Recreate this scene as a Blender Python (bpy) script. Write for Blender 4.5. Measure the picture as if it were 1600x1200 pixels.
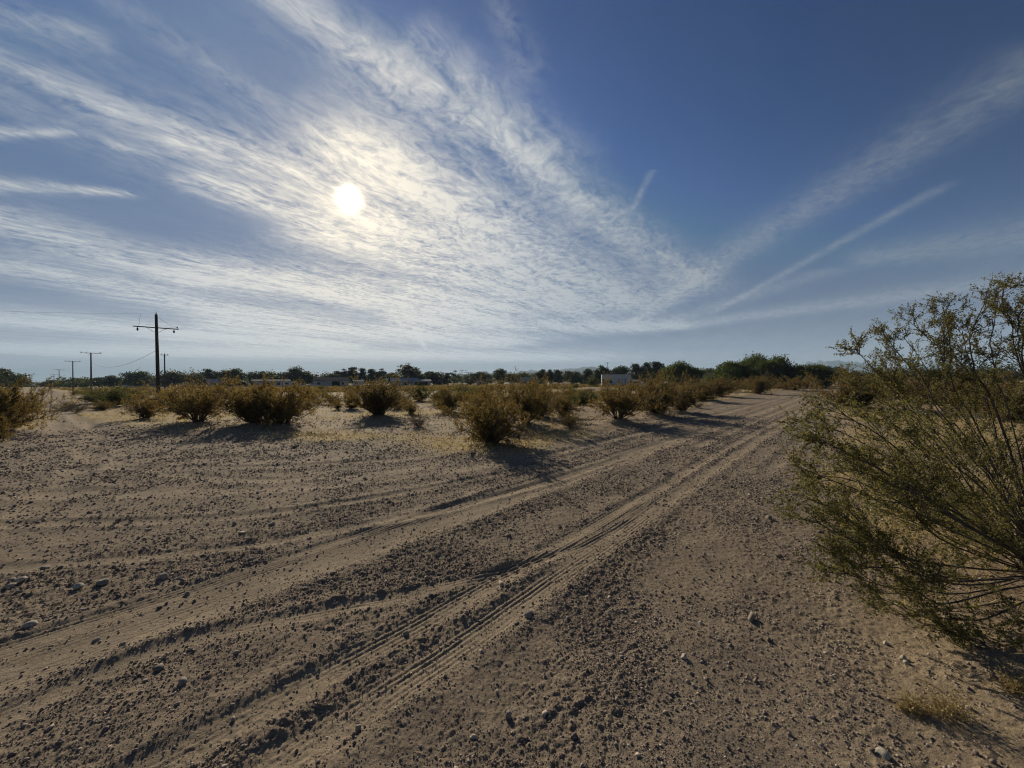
import bpy, bmesh, math, random
import numpy as np
from mathutils import Vector, Matrix

for o in list(bpy.data.objects):
    bpy.data.objects.remove(o)
scene = bpy.context.scene
COL = scene.collection
R = math.radians

# ------------------------------------------------------------------ camera
F = 610.0                      # focal length in photo pixels (1600 wide)
CAM_H = 1.7
ROLL = R(0.34)
PITCH = R(-0.27)
_up0 = Vector((math.sin(ROLL), 0, math.cos(ROLL)))
RIGHT = Vector((math.cos(ROLL), 0, -math.sin(ROLL)))
FWD = (Vector((0, 1, 0)) * math.cos(PITCH) + _up0 * math.sin(PITCH)).normalized()
UP = RIGHT.cross(FWD).normalized()
CAMPOS = Vector((0, 0, CAM_H))
cam_d = bpy.data.cameras.new("camera")
cam_d.sensor_width = 36.0
cam_d.lens = F / 1600.0 * 36.0
cam_d.clip_start = 0.05
cam_d.clip_end = 60000
cam = bpy.data.objects.new("camera", cam_d)
m = Matrix.Identity(4)
for i in range(3):
    m[i][0], m[i][1], m[i][2], m[i][3] = RIGHT[i], UP[i], -FWD[i], CAMPOS[i]
cam.matrix_world = m
COL.objects.link(cam)
scene.camera = cam


def ray(px, py):
    return FWD * F + RIGHT * (px - 800.0) - UP * (py - 600.0)


def at(px, py, depth):
    """world point seen at photo pixel (px, py) whose distance along +Y is depth"""
    d = ray(px, py)
    return CAMPOS + d * (depth / d.y)


def ground(px, py, z=0.0):
    d = ray(px, py)
    t = (z - CAM_H) / d.z
    p = CAMPOS + d * t
    return (p.x, p.y)


# ------------------------------------------------------------------ light
SUN = ray(546, 311).normalized()
SUN_EL = math.asin(SUN.z)
SUN_AZ = math.atan2(SUN.x, SUN.y)        # clockwise from +Y
sd = bpy.data.lights.new("sun", "SUN")
sd.energy = 5.0
sd.angle = R(0.6)
sd.color = (1.0, 0.88, 0.68)
sun = bpy.data.objects.new("sun", sd)
sun.rotation_euler = SUN.to_track_quat("Z", "Y").to_euler()
COL.objects.link(sun)
scene.view_settings.view_transform = "Standard"
scene.view_settings.look = "None"
scene.view_settings.exposure = 0.0
scene.view_settings.gamma = 1.0
scene.cycles.max_bounces = 5
scene.cycles.diffuse_bounces = 2
scene.cycles.glossy_bounces = 1
scene.cycles.transmission_bounces = 3
scene.cycles.volume_bounces = 0
scene.cycles.transparent_max_bounces = 4
scene.cycles.use_denoising = True
scene.cycles.denoising_prefilter = "FAST"
scene.cycles.sample_clamp_indirect = 4.0
scene.cycles.filter_width = 1.15


# ------------------------------------------------------------------ node helper
class E:
    """a tiny expression wrapper round shader sockets"""
    def __init__(self, nt, s):
        self.nt, self.s = nt, s

    def _m(self, op, *args, clamp=False):
        n = self.nt.nodes.new("ShaderNodeMath")
        n.operation = op
        n.use_clamp = clamp
        for i, a in enumerate((self,) + args):
            if isinstance(a, E):
                self.nt.links.new(a.s, n.inputs[i])
            else:
                n.inputs[i].default_value = float(a)
        return E(self.nt, n.outputs[0])

    def __add__(self, o): return self._m("ADD", o)
    __radd__ = __add__
    def __sub__(self, o): return self._m("SUBTRACT", o)
    def __rsub__(self, o): return (self * -1.0) + o
    def __mul__(self, o): return self._m("MULTIPLY", o)
    __rmul__ = __mul__
    def __truediv__(self, o): return self._m("DIVIDE", o)
    def __pow__(self, o): return self._m("POWER", o)
    def abs(self): return self._m("ABSOLUTE")
    def exp(self): return self._m("EXPONENT")
    def max(self, o): return self._m("MAXIMUM", o)
    def min(self, o): return self._m("MINIMUM", o)
    def clamp(self): return self._m("ADD", 0.0, clamp=True)

    def smooth(self, lo, hi, a=0.0, b=1.0):
        n = self.nt.nodes.new("ShaderNodeMapRange")
        n.interpolation_type = "SMOOTHSTEP"
        self.nt.links.new(self.s, n.inputs[0])
        n.inputs[1].default_value, n.inputs[2].default_value = lo, hi
        n.inputs[3].default_value, n.inputs[4].default_value = a, b
        return E(self.nt, n.outputs[0])


def noise(nt, vec, scale, detail=3.0, rough=0.5, dist=0.0, dims="3D"):
    n = nt.nodes.new("ShaderNodeTexNoise")
    n.noise_dimensions = dims
    nt.links.new(vec, n.inputs["Vector"])
    n.inputs["Scale"].default_value = scale
    n.inputs["Detail"].default_value = detail
    n.inputs["Roughness"].default_value = rough
    n.inputs["Distortion"].default_value = dist
    return E(nt, n.outputs[0])


def combine(nt, x, y, z=0.0):
    n = nt.nodes.new("ShaderNodeCombineXYZ")
    for i, a in enumerate((x, y, z)):
        if isinstance(a, E):
            nt.links.new(a.s, n.inputs[i])
        else:
            n.inputs[i].default_value = a
    return n.outputs[0]


def mixcol(nt, fac, a, b):
    n = nt.nodes.new("ShaderNodeMix")
    n.data_type = "RGBA"
    for idx, v in ((0, fac), (6, a), (7, b)):
        if isinstance(v, E):
            nt.links.new(v.s, n.inputs[idx])
        elif hasattr(v, "is_output"):
            nt.links.new(v, n.inputs[idx])
        elif idx == 0:
            n.inputs[0].default_value = v
        else:
            n.inputs[idx].default_value = (*v, 1.0)
    return n.outputs[2]


# ------------------------------------------------------------------ world: sky, cirrus, sun glare
world = bpy.data.worlds.new("World")
scene.world = world
world.use_nodes = True
wt = world.node_tree
wt.nodes.clear()
w_out = wt.nodes.new("ShaderNodeOutputWorld")
w_bg = wt.nodes.new("ShaderNodeBackground")
w_bg.inputs[1].default_value = 0.10
wt.links.new(w_bg.outputs[0], w_out.inputs[0])
sky = wt.nodes.new("ShaderNodeTexSky")
sky.sky_type = "NISHITA"
sky.sun_disc = False
sky.sun_elevation = SUN_EL
sky.sun_rotation = SUN_AZ
sky.altitude = 700
sky.air_density = 1.0
sky.dust_density = 0.6
sky.ozone_density = 2.0
tc = wt.nodes.new("ShaderNodeTexCoord")
sep = wt.nodes.new("ShaderNodeSeparateXYZ")
wt.links.new(tc.outputs["Generated"], sep.inputs[0])
dx, dy, dz = (E(wt, sep.outputs[i]) for i in range(3))
DZ0 = 0.012
zz = dz.max(0.0) + DZ0
qx, qy = dx / zz, dy / zz


def q_of(px, py):
    d = ray(px, py).normalized()
    z = max(d.z, 0) + DZ0
    return np.array((d.x / z, d.y / z))


AZC = R(33)
ca, sa = math.cos(AZC), math.sin(AZC)
uu = qx * sa + qy * ca           # along the wind
vv = qx * ca - qy * sa           # across it
warp = noise(wt, combine(wt, uu * 0.5, vv * 0.9), 1.0, 3, 0.55)
warp2 = noise(wt, combine(wt, uu * 0.5 + 7.3, vv * 0.9 + 3.1), 1.0, 3, 0.55)
wu = uu + (warp - 0.5) * 0.9
wv = vv + (warp2 - 0.5) * 0.45
n_streak = noise(wt, combine(wt, wu * 0.55, wv * 3.0), 1.0, 6, 0.62)
n_fine = noise(wt, combine(wt, wu * 4.2, wv * 8.5, 4.0), 1.0, 6, 0.66, 0.3)
n_ripple = noise(wt, combine(wt, wu * 13.0 + wv * 6.0, wv * 20.0 - wu * 5.0, 9.0), 1.0, 4, 0.6, 0.8)
n_big = noise(wt, combine(wt, uu * 0.5, vv * 1.1, 2.0), 1.0, 3, 0.5)


def streak(a, b, ha, hb, op, soft=0.35, endfade=0.25):
    """a cloud band lying in the cirrus layer between two sky directions"""
    A, B = q_of(*a), q_of(*b)
    L = float(np.linalg.norm(B - A))
    t = (B - A) / L

    def half(pt, h, Q):
        q = q_of(pt[0], pt[1] + h)
        q2 = q_of(pt[0], pt[1] - h)
        nrm = np.array((t[1], -t[0]))
        return max(0.02, 0.5 * (abs(float((q - Q) @ nrm)) + abs(float((q2 - Q) @ nrm))))
    wa, wb = half(a, ha, A), half(b, hb, B)
    x = qx + (warp - 0.5) * (0.9 * min(wa, 0.5)) - float(A[0])
    y = qy + (warp2 - 0.5) * (0.9 * min(wa, 0.5)) - float(A[1])
    al = (x * float(t[0]) + y * float(t[1])) / L
    pe = (x * float(t[1]) - y * float(t[0]))
    tcl = al.clamp()
    wid = tcl * (wb - wa) + wa
    r = (pe / wid)
    g = (r * r * -1.25).exp()
    endm = al.smooth(-endfade * 0.22, endfade * 0.25) * al.smooth(1.0 - endfade * 0.4, 1.0 + endfade, 1.0, 0.0)
    return g * endm * op


soft_list = [
    # start pixel, end pixel, half widths, opacity: the cirrus sheets and streaks
    ((400, -40), (620, 120), 26, 40, 0.62),
    ((600, 100), (1090, 440), 60, 36, 0.74),
    ((640, 40), (880, 250), 50, 60, 0.40),
    ((500, 200), (960, 480), 80, 55, 1.0),
    ((-80, 60), (330, 235), 17, 24, 0.66),
    ((250, 200), (560, 310), 26, 48, 0.66),
    ((280, 272), (640, 385), 18, 36, 0.85),
    ((480, 330), (900, 480), 60, 50, 0.95),
    ((-80, 325), (330, 440), 34, 24, 0.85),
    ((250, 420), (760, 490), 26, 36, 0.95),
    ((-80, 395), (420, 500), 24, 22, 0.80),
    ((-80, 492), (520, 540), 17, 12, 0.80),
    ((300, 500), (800, 535), 15, 14, 0.85),
    ((-60, 206), (112, 206), 12, 8, 0.85),
    ((-60, 284), (180, 300), 16, 7, 0.80),
    ((160, 222), (250, 240), 9, 6, 0.5),
    ((-60, 0), (150, 60), 26, 20, 0.32),
    ((760, -60), (830, 120), 60, 80, 0.26),
    ((-80, 90), (420, 280), 80, 80, 0.24),
    ((380, -60), (640, 150), 80, 80, 0.26),
    ((120, -40), (420, 170), 26, 34, 0.16),
    ((600, 500), (1010, 512), 20, 13, 0.80),
    ((-80, 545), (900, 560), 14, 9, 0.62),
    ((630, 480), (665, 545), 16, 7, 0.55),
]
sharp_list = [
    ((1680, 70), (1150, 395), 62, 26, 0.38),
    ((1150, 395), (985, 508), 26, 14, 0.38),
    ((1475, 290), (1120, 485), 9, 5, 0.34),
    ((1680, 425), (1040, 513), 20, 6, 0.36),
    ((1680, 355), (1330, 408), 40, 16, 0.36),
    ((1300, 420), (1010, 515), 12, 10, 0.24),
    ((1020, 265), (990, 326), 5, 3, 0.30),
]
cov = None
for (a, b, ha, hb, op) in soft_list:
    s_ = streak(a, b, ha, hb, op)
    cov = s_ if cov is None else cov + s_ - cov * s_
cov2 = None
for (a, b, ha, hb, op) in sharp_list:
    s_ = streak(a, b, ha, hb, op, endfade=0.12)
    cov2 = s_ if cov2 is None else cov2 + s_ - cov2 * s_
tex = (n_streak - 0.5) * 2.0 + (n_fine - 0.5) * 2.8 + (n_ripple - 0.5) * 2.6
tex2 = (n_fine - 0.5) * 1.6 + (n_ripple - 0.5) * 2.2 + 0.85
veil = n_big.smooth(0.35, 0.75, 0.01, 0.08) * n_streak.smooth(0.25, 0.7) * vv.smooth(-1.2, 0.6, 1.0, 0.12)
dzp = dz.max(0.0)
lowv = (dzp * (-1.0 / 0.115)).exp() * 0.92 * (n_streak * 0.5 + 0.75)
dens = (cov * (tex * (1.0 - cov * 0.35) + 0.74)).max(0.0) + cov2 * tex2.max(0.1).min(1.3) + veil + lowv
dens = dens.clamp() * dy.smooth(-0.5, 0.3, 0.35, 1.0)

# angle to the sun
dot = dx * SUN.x + dy * SUN.y + dz * SUN.z
ang = dot.min(0.999999)._m("ARCCOSINE")
near = (ang * ang * (-1.0 / (2 * 0.30 ** 2))).exp()
wide = (ang * ang * (-1.0 / (2 * 0.75 ** 2))).exp()
aur = (ang * ang * (-1.0 / (2 * 0.085 ** 2))).exp()
disc = ang.smooth(0.008, 0.050, 1.0, 0.0)
cl_val = 1.9 + wide * 3.2 + near * 4.6 + (dzp * (-1.0 / 0.09)).exp() * 8.0
cl_col = wt.nodes.new("ShaderNodeVectorMath"); cl_col.operation = "SCALE"
tintc = mixcol(wt, near, (0.88, 0.98, 1.08), (1.07, 0.985, 0.83))
wt.links.new(tintc, cl_col.inputs[0]); wt.links.new(cl_val.s, cl_col.inputs[3])
# clear-sky colour: the sky texture through a hue/gain correction
sk1 = wt.nodes.new("ShaderNodeVectorMath"); sk1.operation = "MULTIPLY"
wt.links.new(sky.outputs[0], sk1.inputs[0]); sk1.inputs[1].default_value = (0.1, 0.1, 0.1)
sk2 = wt.nodes.new("ShaderNodeVectorMath"); sk2.operation = "MINIMUM"
wt.links.new(sk1.outputs[0], sk2.inputs[0]); sk2.inputs[1].default_value = (0.25, 0.33, 0.46)
gam = wt.nodes.new("ShaderNodeGamma"); gam.inputs[1].default_value = 1.5
wt.links.new(sk2.outputs[0], gam.inputs[0])
skm = wt.nodes.new("ShaderNodeVectorMath"); skm.operation = "SCALE"
skt = wt.nodes.new("ShaderNodeVectorMath"); skt.operation = "MULTIPLY"
wt.links.new(gam.outputs[0], skt.inputs[0]); skt.inputs[1].default_value = (0.80, 1.0, 1.22)
wt.links.new(skt.outputs[0], skm.inputs[0]); wt.links.new((wide * 3.8 + 5.2).s, skm.inputs[3])
base = mixcol(wt, dens * 0.92, skm.outputs[0], cl_col.outputs[0])
addn = wt.nodes.new("ShaderNodeVectorMath"); addn.operation = "ADD"
glow_v = wt.nodes.new("ShaderNodeVectorMath"); glow_v.operation = "SCALE"
glow_v.inputs[0].default_value = (1.0, 0.82, 0.50)
wt.links.new((aur * 3.2 + near * 0.5 + disc * disc * disc * 34.0).s, glow_v.inputs[3])
wt.links.new(base, addn.inputs[0]); wt.links.new(glow_v.outputs[0], addn.inputs[1])
wt.links.new(addn.outputs[0], w_bg.inputs[0])
world.cycles.sampling_method = "MANUAL"
world.cycles.sample_map_resolution = 1024


# ------------------------------------------------------------------ object helpers
def link(o, parent=None):
    COL.objects.link(o)
    if parent is not None:
        o.parent = parent
    return o


def tag(o, label=None, cat=None, group=None, kind=None):
    if label: o["label"] = label
    if cat: o["category"] = cat
    if group: o["group"] = group
    if kind: o["kind"] = kind
    return o


def empty(name, loc, label, cat, group=None, rotz=0.0, scale=(1, 1, 1)):
    o = bpy.data.objects.new(name, None)
    o.empty_display_size = 0.1
    o.location = loc
    o.rotation_euler = (0, 0, rotz)
    o.scale = scale
    link(o)
    return tag(o, label, cat, group)


def mesh_np(name, verts, faces, mat, smooth=False, attrs=None):
    """verts (n,3); faces: an (m,k) array or a list of such arrays"""
    me = bpy.data.meshes.new(name)
    if not isinstance(faces, list):
        faces = [faces]
    faces = [np.asarray(f, dtype=np.int32) for f in faces if len(f)]
    nl = sum(f.size for f in faces)
    nf = sum(len(f) for f in faces)
    me.vertices.add(len(verts))
    me.vertices.foreach_set("co", np.asarray(verts, dtype=np.float32).ravel())
    me.loops.add(nl)
    me.loops.foreach_set("vertex_index", np.concatenate([f.ravel() for f in faces]))
    me.polygons.add(nf)
    tot = np.concatenate([np.full(len(f), f.shape[1], dtype=np.int32) for f in faces])
    st = np.concatenate(([0], np.cumsum(tot)[:-1])).astype(np.int32)
    me.polygons.foreach_set("loop_start", st)
    me.polygons.foreach_set("loop_total", tot)
    if smooth:
        me.polygons.foreach_set("use_smooth", np.ones(nf, dtype=bool))
    for k, v in (attrs or {}).items():
        a = me.attributes.new(k, "FLOAT", "POINT")
        a.data.foreach_set("value", np.asarray(v, dtype=np.float32))
    me.update(calc_edges=True)
    if mat is not None:
        me.materials.append(mat)
    return me


def part(name, me, parent, label=None):
    o = bpy.data.objects.new(name, me)
    link(o, parent)
    if label: o["label"] = label
    return o


class MB:
    """collects simple solids into one mesh"""
    def __init__(self):
        self.v, self.f = [], []

    def poly(self, pts, faces):
        n = len(self.v)
        self.v += [tuple(p) for p in pts]
        self.f += [tuple(i + n for i in f) for f in faces]

    def box(self, x0, x1, y0, y1, z0, z1):
        self.poly([(x0, y0, z0), (x1, y0, z0), (x1, y1, z0), (x0, y1, z0),
                   (x0, y0, z1), (x1, y0, z1), (x1, y1, z1), (x0, y1, z1)],
                  [(0, 3, 2, 1), (4, 5, 6, 7), (0, 1, 5, 4), (1, 2, 6, 5), (2, 3, 7, 6), (3, 0, 4, 7)])

    def prism_y(self, prof, y0, y1):
        """profile in x,z extruded along y"""
        n = len(prof)
        pts = [(x, y0, z) for x, z in prof] + [(x, y1, z) for x, z in prof]
        fs = [tuple(range(n)), tuple(range(2 * n - 1, n - 1, -1))]
        fs += [(i, i + n, (i + 1) % n + n, (i + 1) % n) for i in range(n)]
        self.poly(pts, fs)

    def tube(self, pts, rad, sides=8):
        v, f, _ = tube_np([np.asarray(p, float) for p in pts], rad if hasattr(rad, "__len__") else [rad] * len(pts), sides)
        n = len(self.v)
        self.v += [tuple(p) for p in v]
        self.f += [tuple(int(i) + n for i in q) for q in f]
        k = len(v)
        self.f.append(tuple(range(n + k - sides, n + k)))
        self.f.append(tuple(range(n + sides - 1, n - 1, -1)))

    def build(self, name, mat, parent=None, bevel=0.0, label=None):
        me = bpy.data.meshes.new(name)
        me.from_pydata(self.v, [], self.f)
        bm = bmesh.new(); bm.from_mesh(me)
        bmesh.ops.recalc_face_normals(bm, faces=bm.faces)
        if bevel > 0:
            bmesh.ops.bevel(bm, geom=bm.edges[:], offset=bevel, segments=2, affect="EDGES")
        bm.to_mesh(me); bm.free()
        me.materials.append(mat)
        return part(name, me, parent, label)


def tube_np(pts, radii, sides):
    pts = np.asarray(pts, float)
    n = len(pts)
    tan = np.gradient(pts, axis=0)
    tan /= np.linalg.norm(tan, axis=1)[:, None] + 1e-9
    ref = np.array((0.31, 0.23, 0.92))
    a = np.cross(tan, ref); a /= np.linalg.norm(a, axis=1)[:, None] + 1e-9
    b = np.cross(tan, a)
    th = np.arange(sides) * 2 * math.pi / sides
    ring = a[:, None, :] * np.cos(th)[None, :, None] + b[:, None, :] * np.sin(th)[None, :, None]
    v = (pts[:, None, :] + ring * np.asarray(radii, float)[:, None, None]).reshape(-1, 3)
    i = np.arange(n - 1)[:, None] * sides
    j = np.arange(sides)[None, :]
    k = (j + 1) % sides
    f = np.stack((i + j, i + k, i + sides + k, i + sides + j), -1).reshape(-1, 4)
    return v, f, None


# ------------------------------------------------------------------ numpy noise
_rng = np.random.default_rng(5)
_PERM = _rng.permutation(4096).astype(np.int64)
_VAL = _rng.random(4096)


def vnoise(x, y, seed=0):
    xi = np.floor(x).astype(np.int64); yi = np.floor(y).astype(np.int64)
    fx = x - xi; fy = y - yi
    fx = fx * fx * fx * (fx * (fx * 6 - 15) + 10); fy = fy * fy * fy * (fy * (fy * 6 - 15) + 10)

    def h(i, j):
        return _VAL[_PERM[(_PERM[(i + seed * 131) & 4095] + j) & 4095]]
    a = h(xi, yi); b = h(xi + 1, yi); c = h(xi, yi + 1); d = h(xi + 1, yi + 1)
    return (a + (b - a) * fx) * (1 - fy) + (c + (d - c) * fx) * fy


def fbm(x, y, oct=4, seed=0, gain=0.5):
    s = 0; amp = 1; tot = 0
    for k in range(oct):
        s = s + amp * (vnoise(x * 2 ** k + 17.3 * k, y * 2 ** k - 9.1 * k, seed + k) - 0.5)
        tot += amp; amp *= gain
    return s / tot * 2


def sstep(a, b, x):
    t = np.clip((x - a) / (b - a), 0, 1)
    return t * t * (3 - 2 * t)


# ------------------------------------------------------------------ the ground's shape
RD = R(41.0)
D = np.array((math.sin(RD), math.cos(RD)))       # along the right-hand road
NRM = np.array((D[1], -D[0]))                    # to its right
PATH_AZ = R(-50.5)


def su(s, u):
    return (D[0] * u + NRM[0] * s, D[1] * u + NRM[1] * s)


bare_px = [(-260, 730), (0, 694), (60, 672), (80, 650), (66, 628), (52, 610.5), (50, 604.5), (64, 604.2), (92, 612), (112, 632),
           (122, 652), (180, 668), (240, 676), (340, 684), (480, 694), (600, 692), (690, 712), (790, 716),
           (880, 694), (980, 668), (1080, 642), (1150, 623), (1220, 609), (1300, 597.2), (1323, 596.2)]
bare_poly = [ground(*p) for p in bare_px]
bare_poly += [su(-0.3, 60), su(-0.5, 25), su(0.0, 9), su(0.25, 4), su(0.2, -6), su(-12, -8), (-14, -6), (-22, 3)]
bare_poly = np.array(bare_poly)


def poly_sd(x, y, P):
    """signed distance to a polygon, positive inside"""
    best = np.full(x.shape, 1e18); inside = np.zeros(x.shape, bool)
    n = len(P)
    for i in range(n):
        ax, ay = P[i]; bx, by = P[(i + 1) % n]
        ex, ey = bx - ax, by - ay
        L2 = ex * ex + ey * ey + 1e-12
        t = np.clip(((x - ax) * ex + (y - ay) * ey) / L2, 0, 1)
        d2 = (x - ax - t * ex) ** 2 + (y - ay - t * ey) ** 2
        best = np.minimum(best, d2)
        if ay != by:
            cond = ((ay > y) != (by > y)) & (x < (bx - ax) * (y - ay) / (by - ay) + ax)
            inside ^= cond
    d = np.sqrt(best)
    return np.where(inside, d, -d)


def smooth_line(pts, n=24):
    """Catmull-Rom through the points"""
    P = [np.array(p, float) for p in pts]
    P = [2 * P[0] - P[1]] + P + [2 * P[-1] - P[-2]]
    out = []
    segs = len(P) - 3
    per = max(2, n // segs)
    for i in range(segs):
        p0, p1, p2, p3 = P[i:i + 4]
        for k in range(per):
            t = k / per
            out.append(0.5 * (2 * p1 + (p2 - p0) * t + (2 * p0 - 5 * p1 + 4 * p2 - p3) * t * t + (3 * p1 - p0 - 3 * p2 + p3) * t ** 3))
    out.append(P[-2])
    return np.array(out)


# (line, half width, depth, berm height, berm side weights (left,right), ribs amplitude, tread amplitude, smoothing)
TR = []


def track(pts, hw, depth, berm, wl=1.0, wr=1.0, rib=0.0, tread=0.0, sm=0.85, n=24):
    TR.append((smooth_line(pts, n) if len(pts) > 2 else np.array(pts, float), hw, depth, berm, wl, wr, rib, tread, sm))


track([su(-2.36, -4), su(-2.33, 2), su(-2.30, 6), su(-2.42, 14), su(-2.3, 60), su(-2.3, 400)], 0.125, 0.014, 0.012, 1, 0.5, 0.0036, 0.0045)
track([su(-1.96, -4), su(-1.94, 2), su(-2.0, 6), su(-2.05, 14), su(-1.95, 60), su(-1.9, 400)], 0.14, 0.012, 0.014, 0.3, 1.2, 0.0036, 0.0)
track([su(-3.80, -6), su(-3.78, 2), su(-3.86, 5), su(-3.76, 9), su(-3.8, 20), su(-3.8, 400)], 0.22, 0.02, 0.016, 1, 1, 0.003, 0.0)
track([su(-4.15, -6), su(-4.12, 2), su(-4.1, 8), su(-3.95, 14)], 0.12, 0.016, 0.014, 1.2, 0.3, 0.005, 0.0)
track([(-4.6, 0.6), (-2.95, 1.62), (-2.28, 2.50), (-1.81, 2.77), (-1.23, 3.0), (-0.82, 3.16), (0.1, 3.62), (0.9, 4.25), (2.4, 6.0)], 0.085, 0.009, 0.015, 1.0, 0.2, 0.004, 0.0, n=48)
track([(-9, 2.9), (-5.5, 3.45), (-3.2, 3.95), (-2.2, 4.42), (-0.87, 5.3), (0.7, 6.8), (3, 9.4)], 0.11, 0.011, 0.018, 0.4, 1.0, 0.004, 0.0, n=48)
track([(-18, 5.6), (-8, 6.05), (-4.1, 6.3), (-1.26, 7.6), (1.7, 10.3), (6.0, 14.9), (12, 21.5)], 0.26, 0.012, 0.017, 1, 1, 0.003, 0.0, sm=0.5, n=48)
track([(-18, 7.9), (-9, 7.9), (-4.6, 8.0), (-1.6, 9.2), (0.9, 11.5), (4.6, 15.5)], 0.2, 0.012, 0.017, 1, 1, 0.003, 0.0, sm=0.5, n=48)
track([(-30, 26), (-17, 14.5), (-10, 9.3), (-6, 7.2), (-3.5, 6.9), (-1.2, 8.2)], 0.2, 0.012, 0.017, 1, 1, 0.003, 0.0, sm=0.5, n=48)
track([(-40, 32), (-24, 18.6), (-13, 9.0), (-8.5, 4.6), (-7.5, 2), (-7.2, -3)], 0.24, 0.012, 0.017, 1, 1, 0.003, 0.0, sm=0.5, n=48)
track([(-38, 34), (-22, 20.4), (-11.5, 10.6), (-6.6, 5.4), (-5.0, 2.2), (-4.6, -3)], 0.22, 0.012, 0.017, 1, 1, 0.003, 0.0, sm=0.5, n=48)
track([(-12, 4.6), (-6.5, 4.75), (-3.6, 5.0), (-1.6, 6.1), (0.6, 8.1), (3, 11)], 0.12, 0.012, 0.017, 1, 1, 0.003, 0.0, sm=0.5, n=48)
track([su(-1.2, 8), su(-1.15, 16), su(-1.2, 60), su(-1.2, 300)], 0.15, 0.01, 0.015, 1, 1, 0.0, 0.0, sm=0.5)
track([su(-5.2, 6), su(-5.3, 14), su(-5.1, 60), su(-5.1, 300)], 0.22, 0.02, 0.025, 1, 1, 0.0, 0.0)
track([su(-6.2, 9), su(-6.4, 18), su(-6.2, 60), su(-6.2, 300)], 0.22, 0.02, 0.03, 1, 1, 0.0, 0.0)
track([su(-3.0, 10), su(-3.1, 18), su(-3.0, 60), su(-3.0, 300)], 0.15, 0.01, 0.02, 1, 1, 0.0, 0.0)
_p = lambda t, k: (math.sin(PATH_AZ) * k + math.cos(PATH_AZ) * t, math.cos(PATH_AZ) * k - math.sin(PATH_AZ) * t)
track([_p(-0.2, 24), _p(-0.3, 60), _p(-0.3, 300)], 0.25, 0.03, 0.03)
track([_p(1.3, 22), _p(1.2, 60), _p(1.2, 300)], 0.25, 0.03, 0.03)

MOUNDS = []      # (x, y, radius, height) earth gathered under bushes, filled in below


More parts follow.
